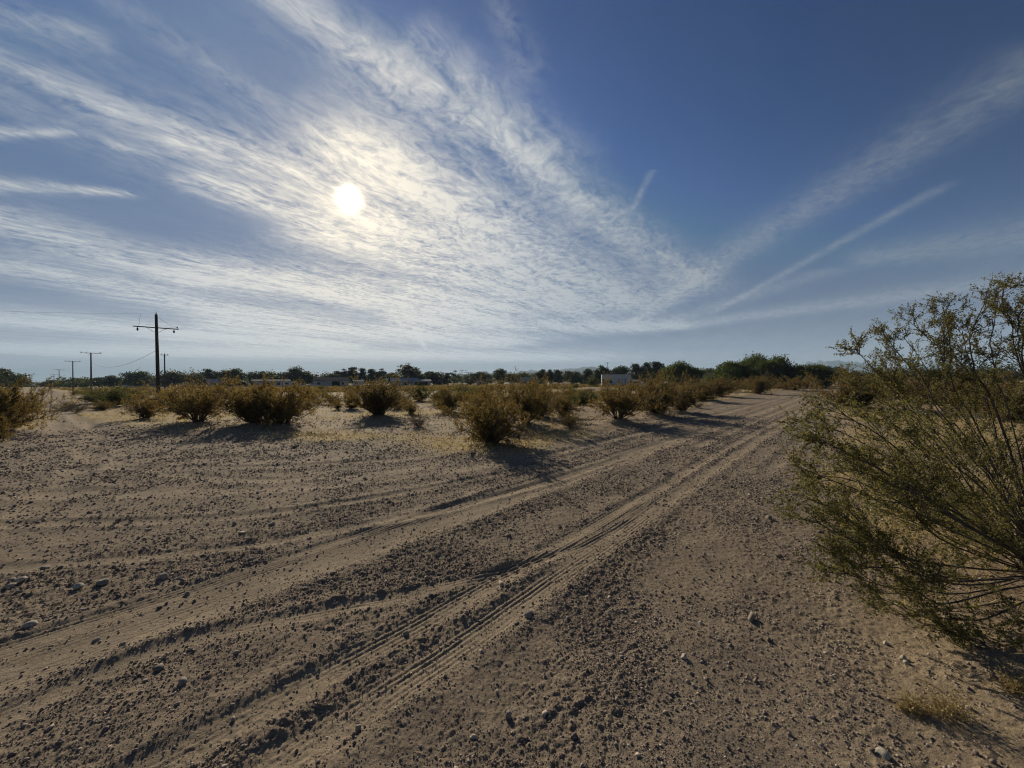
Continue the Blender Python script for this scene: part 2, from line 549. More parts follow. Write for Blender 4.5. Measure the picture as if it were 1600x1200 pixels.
def terrain(x, y, masks=False):
    r = np.hypot(x, y)
    edge = fbm(x / 1.3, y / 1.3, 3, 31) * 0.45 + fbm(x / 6, y / 6, 2, 37) * 0.5
    sd = poly_sd(x, y, bare_poly)
    edge = edge * np.where((x < -17) & (y > 14), 0.3, 1.0)
    bare = sstep(-0.5, 0.5, sd + edge)
    z = fbm(x / 14, y / 14, 3, 3) * 0.055 * sstep(4, 20, r) + (1 - bare) * fbm(x / 3.2, y / 3.2, 3, 5) * 0.07
    z = z + fbm(x / 120, y / 120, 3, 8) * 0.35 * sstep(60, 200, r)
    # soil pushed up along the edges of the graded area
    z = z + 0.11 * np.exp(-((sd + edge + 0.45) / 0.55) ** 2) * (0.45 + 0.8 * vnoise(x / 1.7, y / 1.7, 44)) * sstep(4.5, 9, r) * np.where((x < -17) & (y > 14), 0.35, 1.0)
    for (mx, my, mr, mh) in MOUNDS:
        sel = (np.abs(x - mx) < 3 * mr) & (np.abs(y - my) < 3 * mr)
        if sel.any():
            z[sel] += mh * np.exp(-(((x[sel] - mx) ** 2 + (y[sel] - my) ** 2) / mr ** 2))
    wob = fbm(x / 1.4, y / 1.4, 2, 61) * 0.03
    smth = np.zeros_like(x); tz = np.zeros_like(x)
    for (P, hw, dep, berm, wl, wr, rib, tread, sm) in TR:
        box = (x > P[:, 0].min() - 1.2) & (x < P[:, 0].max() + 1.2) & (y > P[:, 1].min() - 1.2) & (y < P[:, 1].max() + 1.2)
        idx = np.nonzero(box)
        if not len(idx[0]):
            continue
        X, Y = x[idx], y[idx]
        best = np.full(X.shape, 1e9); sgn = np.zeros(X.shape); al = np.zeros(X.shape); acc = 0.0
        for i in range(len(P) - 1):
            a, b = P[i], P[i + 1]
            e = b - a; L = math.hypot(*e)
            t = ((X - a[0]) * e[0] + (Y - a[1]) * e[1]) / L
            tc_ = np.clip(t, 0, L)
            ddx = X - a[0] - e[0] / L * tc_; ddy = Y - a[1] - e[1] / L * tc_
            d = np.hypot(ddx, ddy)
            s = np.sign((X - a[0]) * e[1] - (Y - a[1]) * e[0])
            up = d < best
            best = np.where(up, d, best); sgn = np.where(up, s, sgn); al = np.where(up, acc + tc_, al)
            acc += L
        fade = sstep(0, 1.2, al) * sstep(0, 1.2, acc - al)
        d = best * sgn + wob[idx]
        ad = np.abs(d)
        brk = 0.15 + 1.2 * vnoise(al / 0.8, np.full_like(al, hw * 40), 71)
        inside = np.exp(-(ad / hw) ** 6)
        side = np.where(d > 0, wr, wl)
        h = -dep * np.exp(-(ad / (hw * 1.05)) ** 4)
        h = h + berm * side * np.exp(-((ad - hw * 1.45) / (hw * 0.45 + 0.03)) ** 2) * brk
        if rib:
            h = h + rib * np.cos(2 * math.pi * (d + 0.006 * np.sin(al * 2.1)) / 0.041) * inside * sstep(0.3, 0.8, vnoise(al / 0.6, d * 14 + 3, 72)) * (0.4 + 1.1 * vnoise(d * 30, al * 0.3, 73))
        if tread:
            h = h + tread * inside * np.sign(np.sin(2 * math.pi * (al / 0.062 + np.abs(d) * 4))) * sstep(hw * 0.45, hw * 0.6, ad) * sstep(0.3, 0.5, vnoise(al / 0.7, d * 0, 75))
        tz[idx] += h * fade
        smth[idx] = np.maximum(smth[idx], inside * sm * fade)
    z = z + tz * (0.25 + 0.75 * bare)
    # clods and grit: stretched along the wheel direction on the road, smoothed in the tracks
    s = x * NRM[0] + y * NRM[1]; u = x * D[0] + y * D[1]
    patch = 0.42 + 0.80 * sstep(-0.25, 0.5, fbm(s / 0.55, u / 1.9, 3, 91)) * bare + 0.25 * (1 - bare)
    wx = s + fbm(x / .2, y / .2, 2, 12) * .03; wy = u + fbm(x / .2, y / .2, 2, 14) * .03
    c1 = np.abs(fbm(wx / 0.11, wy / 0.19, 2, 101)); c2 = np.abs(fbm(wx / 0.042, wy / 0.055, 2, 111)); c3 = vnoise(x / 0.014, y / 0.014, 121)
    c4 = np.clip(vnoise(x / 0.030, y / 0.030, 131) - 0.62, 0, 1)
    near = 1 - sstep(14, 40, r)
    patch = patch * (1 - 0.38 * sstep(-1.75, -1.2, s) * (r < 30))
    amp = patch * (1 - 0.88 * smth)
    z = z + amp * ((c1 - 0.25) * 0.013 + (c2 - 0.25) * 0.012) * (0.35 + 0.65 * near) + (amp * 0.006 * (c3 - 0.5) + amp * c4 * 0.036) * near
    z = z + (1 - 0.7 * smth) * fbm(x / 0.5, y / 0.5, 2, 141) * 0.016
    if masks:
        return z, bare, smth, patch
    return z


def gz(x, y):
    return float(terrain(np.array([x], float), np.array([y], float))[0])


# ------------------------------------------------------------------ materials
def mat(name):
    mt = bpy.data.materials.new(name)
    mt.use_nodes = True
    nt = mt.node_tree
    return mt, nt, nt.nodes["Principled BSDF"]


def setin(n, **kw):
    for k, v in kw.items():
        s = n.inputs[k.replace("_", " ")]
        s.default_value = v


def attr(nt, name):
    a = nt.nodes.new("ShaderNodeAttribute"); a.attribute_name = name
    return E(nt, a.outputs["Fac"])


def objpos(nt):
    g = nt.nodes.new("ShaderNodeNewGeometry")
    return g.outputs["Position"]


def ground_material():
    mt, nt, b = mat("desert_dirt")
    p = objpos(nt)
    bare = attr(nt, "bare"); smth = attr(nt, "smth"); dry = attr(nt, "dry")
    n1 = noise(nt, p, 0.35, 4, 0.6); n2 = noise(nt, p, 2.3, 5, 0.65); n3 = noise(nt, p, 28, 4, 0.7); n4 = noise(nt, p, 130, 3, 0.7)
    gravel = mixcol(nt, n2.smooth(0.3, 0.7), (0.188, 0.146, 0.105), (0.305, 0.238, 0.164))
    dust = mixcol(nt, n2.smooth(0.3, 0.75), (0.335, 0.265, 0.18), (0.42, 0.335, 0.225))
    c = mixcol(nt, (smth * 0.62 + n1.smooth(0.45, 0.75) * 0.22).clamp(), gravel, dust)
    sand = mixcol(nt, n1.smooth(0.35, 0.65), (0.30, 0.225, 0.14), (0.40, 0.305, 0.19))
    straw = mixcol(nt, n3.smooth(0.3, 0.7), (0.36, 0.26, 0.11), (0.46, 0.345, 0.16))
    wild = mixcol(nt, dry, sand, straw)
    c = mixcol(nt, bare, wild, c)
    c = mixcol(nt, n3.smooth(0.35, 0.75, 0.0, 0.6), c, (0.15, 0.118, 0.092))
    c = mixcol(nt, n4.smooth(0.55, 0.8, 0.0, 0.6), c, (0.50, 0.43, 0.34))
    n5 = noise(nt, p, 62, 5, 0.75); n6 = noise(nt, p, 260, 3, 0.7)
    grit = 1.0 - smth * 0.5
    c = mixcol(nt, (n5.smooth(0.52, 0.66, 0.0, 0.7) * grit), c, (0.085, 0.068, 0.056))
    c = mixcol(nt, (n6.smooth(0.54, 0.68, 0.0, 0.75) * grit), c, (0.095, 0.078, 0.066))
    c = mixcol(nt, ((1.0 - n6).smooth(0.56, 0.70, 0.0, 0.7) * grit), c, (0.50, 0.42, 0.32))
    nt.links.new(c, b.inputs["Base Color"])
    setin(b, Roughness=0.95, Specular_IOR_Level=0.12)
    bump = nt.nodes.new("ShaderNodeBump")
    bump.inputs["Strength"].default_value = 0.9; bump.inputs["Distance"].default_value = 0.012
    hsum = n3 * 0.7 + n4 * 0.45 + noise(nt, p, 420, 2, 0.6) * 0.2
    nt.links.new(hsum.s, bump.inputs["Height"])
    nt.links.new(bump.outputs[0], b.inputs["Normal"])
    return mt


def stone_material(name, dark, light):
    mt, nt, b = mat(name)
    t = attr(nt, "tint")
    oi = nt.nodes.new("ShaderNodeObjectInfo")
    p = objpos(nt)
    n = noise(nt, p, 60, 4, 0.6)
    c = mixcol(nt, (t + (n - 0.5) * 0.7).clamp(), dark, light)
    nt.links.new(c, b.inputs["Base Color"])
    setin(b, Roughness=0.88, Specular_IOR_Level=0.2)
    bump = nt.nodes.new("ShaderNodeBump"); bump.inputs["Strength"].default_value = 0.5; bump.inputs["Distance"].default_value = 0.006
    nt.links.new(noise(nt, p, 180, 4, 0.65).s, bump.inputs["Height"]); nt.links.new(bump.outputs[0], b.inputs["Normal"])
    return mt


def leaf_material(name, ca_, cb_, trans=0.45, tcol=None, var=0.25):
    mt = bpy.data.materials.new(name); mt.use_nodes = True
    nt = mt.node_tree; nt.nodes.clear()
    out = nt.nodes.new("ShaderNodeOutputMaterial")
    t = attr(nt, "tint")
    oi = nt.nodes.new("ShaderNodeObjectInfo")
    rnd = E(nt, oi.outputs["Random"])
    c = mixcol(nt, (t * (1 - var) + rnd * var).clamp(), ca_, cb_)
    d = nt.nodes.new("ShaderNodeBsdfPrincipled")
    nt.links.new(c, d.inputs["Base Color"]); setin(d, Roughness=0.6, Specular_IOR_Level=0.25)
    tr = nt.nodes.new("ShaderNodeBsdfTranslucent")
    tm = nt.nodes.new("ShaderNodeVectorMath"); tm.operation = "MULTIPLY"
    nt.links.new(c, tm.inputs[0]); tm.inputs[1].default_value = tcol or (1.5, 1.4, 0.8)
    nt.links.new(tm.outputs[0], tr.inputs[0])
    mx = nt.nodes.new("ShaderNodeMixShader"); mx.inputs[0].default_value = trans
    nt.links.new(d.outputs[0], mx.inputs[1]); nt.links.new(tr.outputs[0], mx.inputs[2])
    nt.links.new(mx.outputs[0], out.inputs[0])
    return mt


def plain(name, col, rough=0.7, metal=0.0, scale=6.0, var=0.25, bump=0.0, spec=0.3):
    mt, nt, b = mat(name)
    tcn = nt.nodes.new("ShaderNodeTexCoord")
    n = noise(nt, tcn.outputs["Object"], scale, 5, 0.6)
    dk = tuple(c * (1 - var) for c in col); lt = tuple(min(1, c * (1 + var * 0.6)) for c in col)
    nt.links.new(mixcol(nt, n.smooth(0.3, 0.7), dk, lt), b.inputs["Base Color"])
    setin(b, Roughness=rough, Metallic=metal, Specular_IOR_Level=spec)
    if bump:
        bp = nt.nodes.new("ShaderNodeBump"); bp.inputs["Strength"].default_value = bump; bp.inputs["Distance"].default_value = 0.02
        nt.links.new(noise(nt, tcn.outputs["Object"], scale * 5, 4, 0.6).s, bp.inputs["Height"]); nt.links.new(bp.outputs[0], b.inputs["Normal"])
    return mt


M_GROUND = ground_material()
M_GRAVEL = stone_material("gravel", (0.145, 0.115, 0.098), (0.50, 0.42, 0.34))
M_STONE = stone_material("grey_stone", (0.16, 0.14, 0.12), (0.36, 0.32, 0.28))
M_PALE = stone_material("pale_stone", (0.33, 0.295, 0.235), (0.53, 0.475, 0.385))
M_LEAF_NEAR = leaf_material("creosote_leaves", (0.100, 0.100, 0.042), (0.205, 0.188, 0.076), 0.46, (1.25, 1.2, 0.65), 0.1)
M_LEAF_BUSH = leaf_material("bush_leaves", (0.122, 0.102, 0.042), (0.235, 0.188, 0.080), 0.52, (1.3, 1.08, 0.6), 0.4)
M_LEAF_GREEN = leaf_material("green_bush_leaves", (0.075, 0.085, 0.03), (0.14, 0.145, 0.046), 0.4, (1.2, 1.2, 0.6), 0.3)
M_DEAD = leaf_material("dead_twigs", (0.15, 0.115, 0.085), (0.25, 0.195, 0.145), 0.25, (1.1, 1.0, 0.85), 0.2)
M_TREE = leaf_material("tree_leaves", (0.036, 0.044, 0.022), (0.085, 0.096, 0.040), 0.30, (1.2, 1.25, 0.6), 0.45)
M_PINE = leaf_material("pine_needles", (0.022, 0.028, 0.018), (0.048, 0.054, 0.028), 0.18, (1.1, 1.2, 0.7), 0.4)
M_MESQ = leaf_material("mesquite_leaves", (0.050, 0.068, 0.020), (0.105, 0.125, 0.036), 0.42, (1.25, 1.3, 0.5), 0.3)
M_STRAW = leaf_material("dry_grass", (0.36, 0.28, 0.13), (0.50, 0.41, 0.22), 0.45, (1.05, 1.0, 0.8), 0.1)
M_LITTER = leaf_material("fallen_leaves", (0.075, 0.045, 0.026), (0.21, 0.135, 0.07), 0.2, (1.1, 1.0, 0.8), 0.05)
M_BARK = plain("bark", (0.085, 0.066, 0.05), 0.9, scale=14, var=0.4)
M_STEM = plain("creosote_stems", (0.10, 0.082, 0.066), 0.8, scale=9, var=0.45)
M_POLE = plain("creosoted_wood", (0.055, 0.042, 0.034), 0.85, scale=7, var=0.4, bump=0.4)
M_POLEGREY = plain("weathered_pole_wood", (0.12, 0.10, 0.085), 0.9, scale=7, var=0.4)
M_METAL = plain("dull_metal", (0.25, 0.25, 0.25), 0.5, 0.6, var=0.15)
M_WIRE = plain("wire", (0.10, 0.10, 0.10), 0.6, 0.3, var=0.1)
M_GLASS = plain("dark_glass", (0.02, 0.023, 0.027), 0.08, var=0.1)
M_WHITE = plain("white_paint", (0.62, 0.62, 0.61), 0.45, var=0.12, scale=1.5)
M_OFFWHITE = plain("weathered_white_siding", (0.55, 0.54, 0.52), 0.7, var=0.2, scale=1.2)
M_GREYWALL = plain("grey_wall", (0.46, 0.45, 0.44), 0.8, var=0.2, scale=1.5)
M_BEIGE = plain("beige_wall", (0.42, 0.37, 0.31), 0.8, var=0.2, scale=1.5)
M_ROOFD = plain("dark_roof", (0.12, 0.115, 0.11), 0.75, var=0.25, scale=3, spec=0.0)
M_ROOFL = plain("pale_metal_roof", (0.33, 0.34, 0.35), 0.9, 0.0, var=0.12, scale=2, spec=0.0)
M_ROOFG = plain("green_grey_roof", (0.22, 0.26, 0.22), 0.6, var=0.2, scale=2, spec=0.0)
M_ROOFR = plain("reddish_roof", (0.34, 0.20, 0.14), 0.7, var=0.2, scale=2, spec=0.0)
M_DARK = plain("dark_opening", (0.018, 0.017, 0.016), 0.9, var=0.2)
M_TYRE = plain("tyre_rubber", (0.02, 0.02, 0.02), 0.85, var=0.2)
M_POST = plain("dark_post_wood", (0.05, 0.042, 0.036), 0.9, var=0.3)


def hill_material():
    mt, nt, b = mat("bare_mountain_rock")
    n = noise(nt, objpos(nt), 0.004, 6, 0.65)
    nt.links.new(mixcol(nt, n.smooth(0.3, 0.7), (0.085, 0.075, 0.068), (0.15, 0.13, 0.112)), b.inputs["Base Color"])
    setin(b, Roughness=0.95, Specular_IOR_Level=0.1)
    return mt


M_HILL = hill_material()

# ------------------------------------------------------------------ plant generators
def unit(v):
    return v / (np.linalg.norm(v, axis=-1, keepdims=True) + 1e-9)


class Plant:
    def __init__(self, seed):
        self.r = np.random.default_rng(seed)
        self.tv, self.tf, self.n = [], [], 0
        self.lv, self.lt = [], []

    def tube(self, pts, r0, r1, sides=4):
        rad = np.linspace(r0, r1, len(pts))
        v, f, _ = tube_np(pts, rad, sides)
        self.tv.append(v); self.tf.append(f + self.n); self.n += len(v)

    def limb(self, p, d, L, bend, wob, n=6):
        """a wandering shoot from p towards d"""
        pts = [np.array(p, float)]; d = np.array(d, float)
        for k in range(n - 1):
            d = unit(d + np.array((0, 0, bend / n)) + self.r.normal(0, wob, 3))
            pts.append(pts[-1] + d * L / (n - 1))
        return np.array(pts)

    def leaves(self, pos, size, asp=0.5, tint=None, flat=None):
        """a rhombus leaf at each position, turned every way"""
        n = len(pos)
        if n == 0:
            return
        a = unit(self.r.normal(0, 1, (n, 3)) + (0 if flat is None else flat))
        b = unit(np.cross(a, self.r.normal(0, 1, (n, 3))))
        s = (size * self.r.uniform(0.65, 1.35, n))[:, None]
        q = np.stack((pos - a * s * .5, pos + b * s * asp * .5, pos + a * s * .5, pos - b * s * asp * .5), 1)
        self.lv.append(q.reshape(-1, 3))
        t = self.r.random(n) if tint is None else np.clip(tint + self.r.normal(0, 0.15, n), 0, 1)
        self.lt.append(np.repeat(t, 4))

    def meshes(self, name, mstem, mleaf):
        st = mesh_np(name + "_stems", np.concatenate(self.tv), np.concatenate(self.tf), mstem, True)
        lv = np.concatenate(self.lv)
        lf = np.arange(len(lv)).reshape(-1, 4)
        fo = mesh_np(name + "_foliage", lv, lf, mleaf, False, {"tint": np.concatenate(self.lt)})
        return st, fo


def pick(P, t):
    """point and direction at parameter t of a polyline"""
    k = min(int(t * (len(P) - 1)), len(P) - 2)
    f = t * (len(P) - 1) - k
    return P[k] * (1 - f) + P[k + 1] * f, unit(P[k + 1] - P[k])


def side_dir(r, d, spread):
    return unit(d * math.cos(spread) + unit(np.cross(d, r.normal(0, 1, 3))) * math.sin(spread))


def bush_plant(seed, nstem=38, spread=(8, 58), nsec=6, nter=4, nleaf=13, leaf=0.03, width=1.0, low=0.25, dead=False):
    """an open desert bush about 1 m tall: many stems fanning from one crown, leaves towards the ends"""
    pl = Plant(seed); r = pl.r
    for i in range(nstem):
        az = r.uniform(0, 2 * math.pi); ti = R(r.uniform(*spread)) * (0.6 + 0.4 * width)
        L = r.uniform(0.42, 1.10) / max(0.62, math.cos(ti) ** 0.5)
        p = np.array((math.cos(az) * r.uniform(0, .09), math.sin(az) * r.uniform(0, .09), -0.02))
        d = np.array((math.cos(az) * math.sin(ti), math.sin(az) * math.sin(ti), math.cos(ti)))
        S = pl.limb(p, d, L, r.uniform(-0.1, 0.35), 0.13, 7)
        pl.tube(S, 0.010, 0.003, 4)
        for j in range(nsec):
            q, dd = pick(S, r.uniform(low, 0.97))
            T = pl.limb(q, side_dir(r, dd, R(r.uniform(22, 55))), L * r.uniform(.16, .36), 0.35, 0.18, 5)
            pl.tube(T, 0.0045, 0.002, 3)
            for k in range(nter):
                q2, d2 = pick(T, r.uniform(.25, 1.0) * 0.999)
                U = pl.limb(q2, side_dir(r, d2, R(r.uniform(20, 60))), L * r.uniform(.06, .15), 0.3, 0.2, 3)
                pl.tube(U, 0.0022, 0.0012, 3)
                if not dead or r.random() < .3:
                    m_ = nleaf
                    t = r.random(m_)
                    pos = U[0] + (U[-1] - U[0]) * t[:, None] * 1.1 + r.normal(0, 0.014, (m_, 3))
                    pl.leaves(pos, leaf, 0.55)
    return pl


def tree_plant(seed, kind):
    """a tree of height 1: trunk, limbs and leaf clumps spread through an uneven crown"""
    pl = Plant(seed); r = pl.r
    if kind == "round":
        nl, cz, rx, rz, lr, leaf, npl, trunk = 22, .52, .42, .42, (.13, .25), .060, 230, .16
    elif kind == "tall":
        nl, cz, rx, rz, lr, leaf, npl, trunk = 22, .53, .24, .44, (.10, .18), .052, 200, .2
    elif kind == "pine":
        nl, cz, rx, rz, lr, leaf, npl, trunk = 30, .52, .22, .46, (.07, .14), .045, 150, .3
    elif kind == "sparse":
        nl, cz, rx, rz, lr, leaf, npl, trunk = 18, .54, .36, .42, (.07, .15), .042, 110, .25
    else:                                                        # mesquite: broad, feathery, to the ground
        nl, cz, rx, rz, lr, leaf, npl, trunk = 44, .46, .92, .40, (.14, .28), .052, 420, .12
    top = np.array((r.normal(0, .03), r.normal(0, .03), cz + rz * .6))
    T = np.array([(0, 0, -.03), (r.normal(0, .02), r.normal(0, .02), trunk), tuple(top)])
    T = smooth_line(T, 8)
    pl.tube(T, .030, .008, 6)
    for i in range(nl):
        for _ in range(30):
            c = r.uniform(-1, 1, 3)
            if 0.15 < np.linalg.norm(c) < 1:
                break
        if kind == "pine":
            c[:2] *= 1.15 - 0.75 * (c[2] * .5 + .5)
        c = np.array((c[0] * rx, c[1] * rx, cz + c[2] * rz))
        if kind == "mesquite":
            c[2] = max(c[2], .12)
            c[2] = min(c[2], .86 - .25 * (np.hypot(c[0], c[1]) / rx) ** 2)
        lrad = r.uniform(*lr)
        q, dd = pick(T, r.uniform(.25, .9))
        B = np.array([q, (q + c) / 2 + r.normal(0, .03, 3), c]); pl.tube(smooth_line(B, 6), .010, .003, 4)
        n = int(npl * (lrad / np.mean(lr)) ** 1.6)
        d = unit(r.normal(0, 1, (n, 3)))
        rad = lrad * r.random(n)[:, None] ** 0.45 * (1 + .35 * np.sin(d[:, :1] * 9 + i) * np.cos(d[:, 1:2] * 8))
        sc = np.array((1.15, 1.15, .8))
        pos = c + d * rad * sc
        pos[:, 2] = np.maximum(pos[:, 2], 0.03)
        pl.leaves(pos, leaf, 0.6, tint=r.uniform(.2, .8))
    return pl


# ------------------------------------------------------------------ the bushes: where they stand
# photo base x, base y, width px, top y, mesh variant, leaf kind, label
B_ = []


def bush(px, py, w, top, var, label, kind="b", grp=None):
    X, Y = ground(px, py)
    B_.append(dict(x=X, y=Y, w=w * Y / F, h=(py - top) * Y / F, var=var, label=label, kind=kind, grp=grp))


bush(4, 679, 92, 612, 0, "wide dark brown bush cut by the left edge of the photo, beside the side track")
bush(-8, 694, 40, 655, 3, "low bush tuft in front of the wide brown bush at the left edge")
bush(36, 652, 40, 617, 5, "smaller bush tucked behind the right side of the left edge bush")
bush(106, 641, 40, 623, 9, "low reddish bare bush on the right verge of the side track", "d")
bush(122, 645, 36, 631, 10, "low grey brown bush nearest the side track, in front of the reddish one", "d")
bush(152, 632, 42, 610, 8, "green bush in the clump left of the big pole, its left member", "g")
bush(178, 636, 46, 612, 11, "green bush in the clump left of the big pole, front member", "g")
bush(192, 628, 44, 606, 8, "green bush in the clump left of the big pole, tallest rear member", "g")
bush(228, 656, 46, 621, 2, "compact bush standing just in front of the foot of the big pole")
bush(268, 640, 40, 612, 4, "bush right beside the foot of the big pole, behind the fan shaped one")
bush(310, 665, 98, 604, 1, "fan shaped bush with bare stems showing at its foot, right of the big pole")
bush(398, 668, 92, 606, 0, "left half of the broadest bush pair on the edge of the clearing")
bush(444, 669, 86, 612, 6, "right half of the broadest bush pair, drooping to the clearing")
bush(479, 634, 30, 611, 7, "small upright bush behind the right end of the broadest bush pair")
bush(528, 640, 18, 627, 3, "little round bush left of the greyish stemmy bush")
bush(549, 640, 30, 611, 5, "upright bush touching the left side of the greyish stemmy bush")
bush(520, 632, 34, 616, 2, "low bush behind the little round one, left of the greyish stemmy bush")
bush(592, 653, 84, 600, 12, "greyish stemmy bush with tall bare stalks standing on its own mound")
bush(642, 648, 24, 629, 7, "small bush in yellow grass right of the greyish stemmy bush")
bush(655, 668, 34, 648, 13, "dead grey twiggy clump lying on the clearing edge", "d")
bush(655, 628, 34, 606, 11, "green bush in the flat behind the small bush in yellow grass", "g")
bush(701, 645, 52, 611, 4, "dark rounded bush between the stemmy bush and the big brown bush")
bush(724, 624, 36, 604, 8, "green tinged bush behind the dark rounded bush", "g")
bush(768, 697, 106, 628, 14, "big dense brown bush reaching farthest forward to the dirt road")
bush(752, 668, 80, 608, 5, "bush with ragged top directly behind the big dense brown bush")
bush(822, 668, 84, 602, 1, "tall open bush to the right behind the big dense brown bush")
bush(846, 655, 44, 604, 7, "slim bush between the tall open bush and its rounder neighbour")
bush(880, 652, 50, 616, 2, "round leafy bush at the right end of the middle cluster")
bush(893, 671, 42, 642, 13, "thin low bush in front of the round leafy bush")
bush(910, 629, 24, 612, 3, "small dark bush alone on sand left of the roadside row")
bush(927, 606, 20, 592, 11, "little green bush before the white trailer's left end", "g")
bush(966, 663, 92, 607, 1, "nearest bush of the roadside row, fanned with dark stems")
bush(1022, 652, 76, 598, 0, "second bush of the roadside row, the broad dark one")
bush(1066, 646, 56, 606, 12, "third bush of the roadside row, pale stems showing")
bush(1089, 638, 24, 628, 13, "dead grey heap of twigs at the road edge by the roadside row", "d")
bush(1098, 628, 50, 596, 5, "fourth bush of the roadside row, brown and rounded")
bush(1124, 621, 44, 594, 4, "fifth bush of the roadside row, blending into the fourth")
bush(1143, 613, 32, 595, 2, "last bush of the roadside row, before the bend of sand")
bush(1186, 617, 30, 592, 14, "rounded solitary bush on yellow grass beside the far road")
bush(1166, 610, 22, 594, 7, "thin bush just behind the rounded solitary bush by the far road")
bush(1240, 611, 48, 592, 0, "wide brown bush in front of the mesquite where the road narrows")
bush(1262, 607, 28, 595, 6, "bush right of the wide brown bush where the road narrows")
bush(1340, 640, 96, 586, 0, "brown bush behind the foreground creosote, nearest the road")
bush(1420, 628, 80, 590, 6, "brown bush behind the foreground creosote, in the middle")
bush(1515, 640, 100, 590, 2, "brown bush behind the foreground creosote, near the right edge")
bush(1590, 660, 120, 596, 5, "brown bush behind the foreground creosote, cut by the right edge")
for b in B_:
    MOUNDS.append((b["x"], b["y"], max(0.35, b["w"] * 0.48), min(0.22, 0.10 * b["h"])))
FGB = ground(1650, 918)
MOUNDS.append((FGB[0] + .1, FGB[1], 0.7, 0.10))
# the yellow sand bank before the white trailer
for px, Y, mr, mh in ((905, 70, 3, .45), (930, 72, 4, .5), (880, 66, 4, .3), (960, 74, 4, .35), (120, 60, 2.5, .2)):
    q = at(px, 600, Y); MOUNDS.append((q.x, q.y, mr, mh))


# ------------------------------------------------------------------ ground sheet
def build_ground():
    th = np.concatenate((np.arange(-63, 63.001, 0.105), np.arange(64.5, 296.5, 1.5)))
    th = np.radians(th)
    nt_ = len(th)
    rows = [0.35, 0.6, 0.85, 1.05, 1.2]
    r = 1.3
    while r < 9000:
        rows.append(r)
        r += max(0.0031 * r, min(0.42 * r * r / 663.0, 0.25 * r)) if r > 5 else 0.0031 * r
    rows.append(9200)
    rr = np.array(rows)
    Rg, Tg = np.meshgrid(rr, th, indexing="ij")
    x = (Rg * np.sin(Tg)).ravel(); y = (Rg * np.cos(Tg)).ravel()
    z, bare, smth, patch = terrain(x, y, True)
    dry = sstep(-0.1, 0.5, fbm(x / 5.5, y / 5.5, 4, 201) + 0.12)
    v = np.stack((x, y, z), 1)
    nr = len(rr)
    i = (np.arange(nr - 1) * nt_)[:, None]; j = np.arange(nt_)[None, :]; k = (j + 1) % nt_
    f = np.stack((i + j, i + nt_ + j, i + nt_ + k, i + k), -1).reshape(-1, 4)
    c = len(v)
    v = np.concatenate((v, [[0, 0, 0]]))
    fan = np.stack((np.full(nt_, c), np.arange(nt_), (np.arange(nt_) + 1) % nt_), 1)
    pad = lambda a: np.concatenate((a, [1.0]))
    me = mesh_np("ground", v, [f, fan], M_GROUND, True, {"bare": pad(bare), "smth": pad(smth), "dry": pad(dry)})
    o = bpy.data.objects.new("ground", me); link(o)
    tag(o, kind="structure")
    print("ground verts", len(v))


build_ground()

# ------------------------------------------------------------------ gravel and grass (uncountable)
ICO_V = np.array([(0, 0, 1)] + [(math.cos(a) * .894, math.sin(a) * .894, .447) for a in np.arange(5) * 2 * math.pi / 5]
                 + [(math.cos(a) * .894, math.sin(a) * .894, -.447) for a in (np.arange(5) + .5) * 2 * math.pi / 5] + [(0, 0, -1)])
ICO_F = np.array([(0, 1 + k, 1 + (k + 1) % 5) for k in range(5)] + [(1 + k, 6 + k, 1 + (k + 1) % 5) for k in range(5)]
                 + [(1 + (k + 1) % 5, 6 + k, 6 + (k + 1) % 5) for k in range(5)] + [(6 + k, 11, 6 + (k + 1) % 5) for k in range(5)])


OCT_V = np.array([(1, 0, 0), (-1, 0, 0), (0, 1, 0), (0, -1, 0), (0, 0, 1), (0, 0, -1)], float)
OCT_F = np.array([(0, 2, 4), (2, 1, 4), (1, 3, 4), (3, 0, 4), (2, 0, 5), (1, 2, 5), (3, 1, 5), (0, 3, 5)])


def gravel_layer(seed, n, SV, SF, base, spread, rmax, growth, big_share):
    g = np.random.default_rng(seed)
    az = np.radians(g.uniform(-60, 60, n))
    r = 1.5 * (rmax / 1.5) ** (g.random(n) ** 1.05)
    x, y = r * np.sin(az), r * np.cos(az)
    z, bare, smth, patch = terrain(x, y, True)
    keep = g.random(n) < (0.10 + 0.90 * (1 - smth)) * np.clip(patch, .35, 1.2) * (0.35 + .65 * bare) * (0.42 + 0.95 * sstep(.3, .7, vnoise(x / .7 + 5, y / .7, 333) * .6 + vnoise(x / .22, y / .22, 334) * .4))
    x, y, z, r = x[keep], y[keep], z[keep], r[keep]
    n = len(x)
    size = base * np.exp(g.normal(0, spread, n)) * (r / 2.2) ** growth
    big = g.random(n) < big_share
    size[big] *= g.uniform(1.8, 3.0, big.sum())
    size = np.minimum(size, 0.05)
    k = len(SV)
    sh = SV[None] * g.uniform(.6, 1.25, (n, k, 1)) * g.uniform(.55, 1.3, (n, 1, 3)) * np.array((1, 1, .8)) + g.normal(0, .12, (n, k, 3))
    a = g.uniform(0, 2 * math.pi, n); c, s_ = np.cos(a), np.sin(a)
    X = sh[:, :, 0] * c[:, None] - sh[:, :, 1] * s_[:, None]; Yv = sh[:, :, 0] * s_[:, None] + sh[:, :, 1] * c[:, None]
    v = np.stack((X, Yv, sh[:, :, 2]), -1) * size[:, None, None] + np.stack((x, y, z + size * .3), 1)[:, None, :]
    f = (SF[None] + (np.arange(n) * k)[:, None, None]).reshape(-1, 3)
    tint = np.clip(g.beta(1.1, 2.2, n) + (g.random(n) < .07) * .6, 0, 1)
    return v.reshape(-1, 3), f, np.repeat(tint, k)


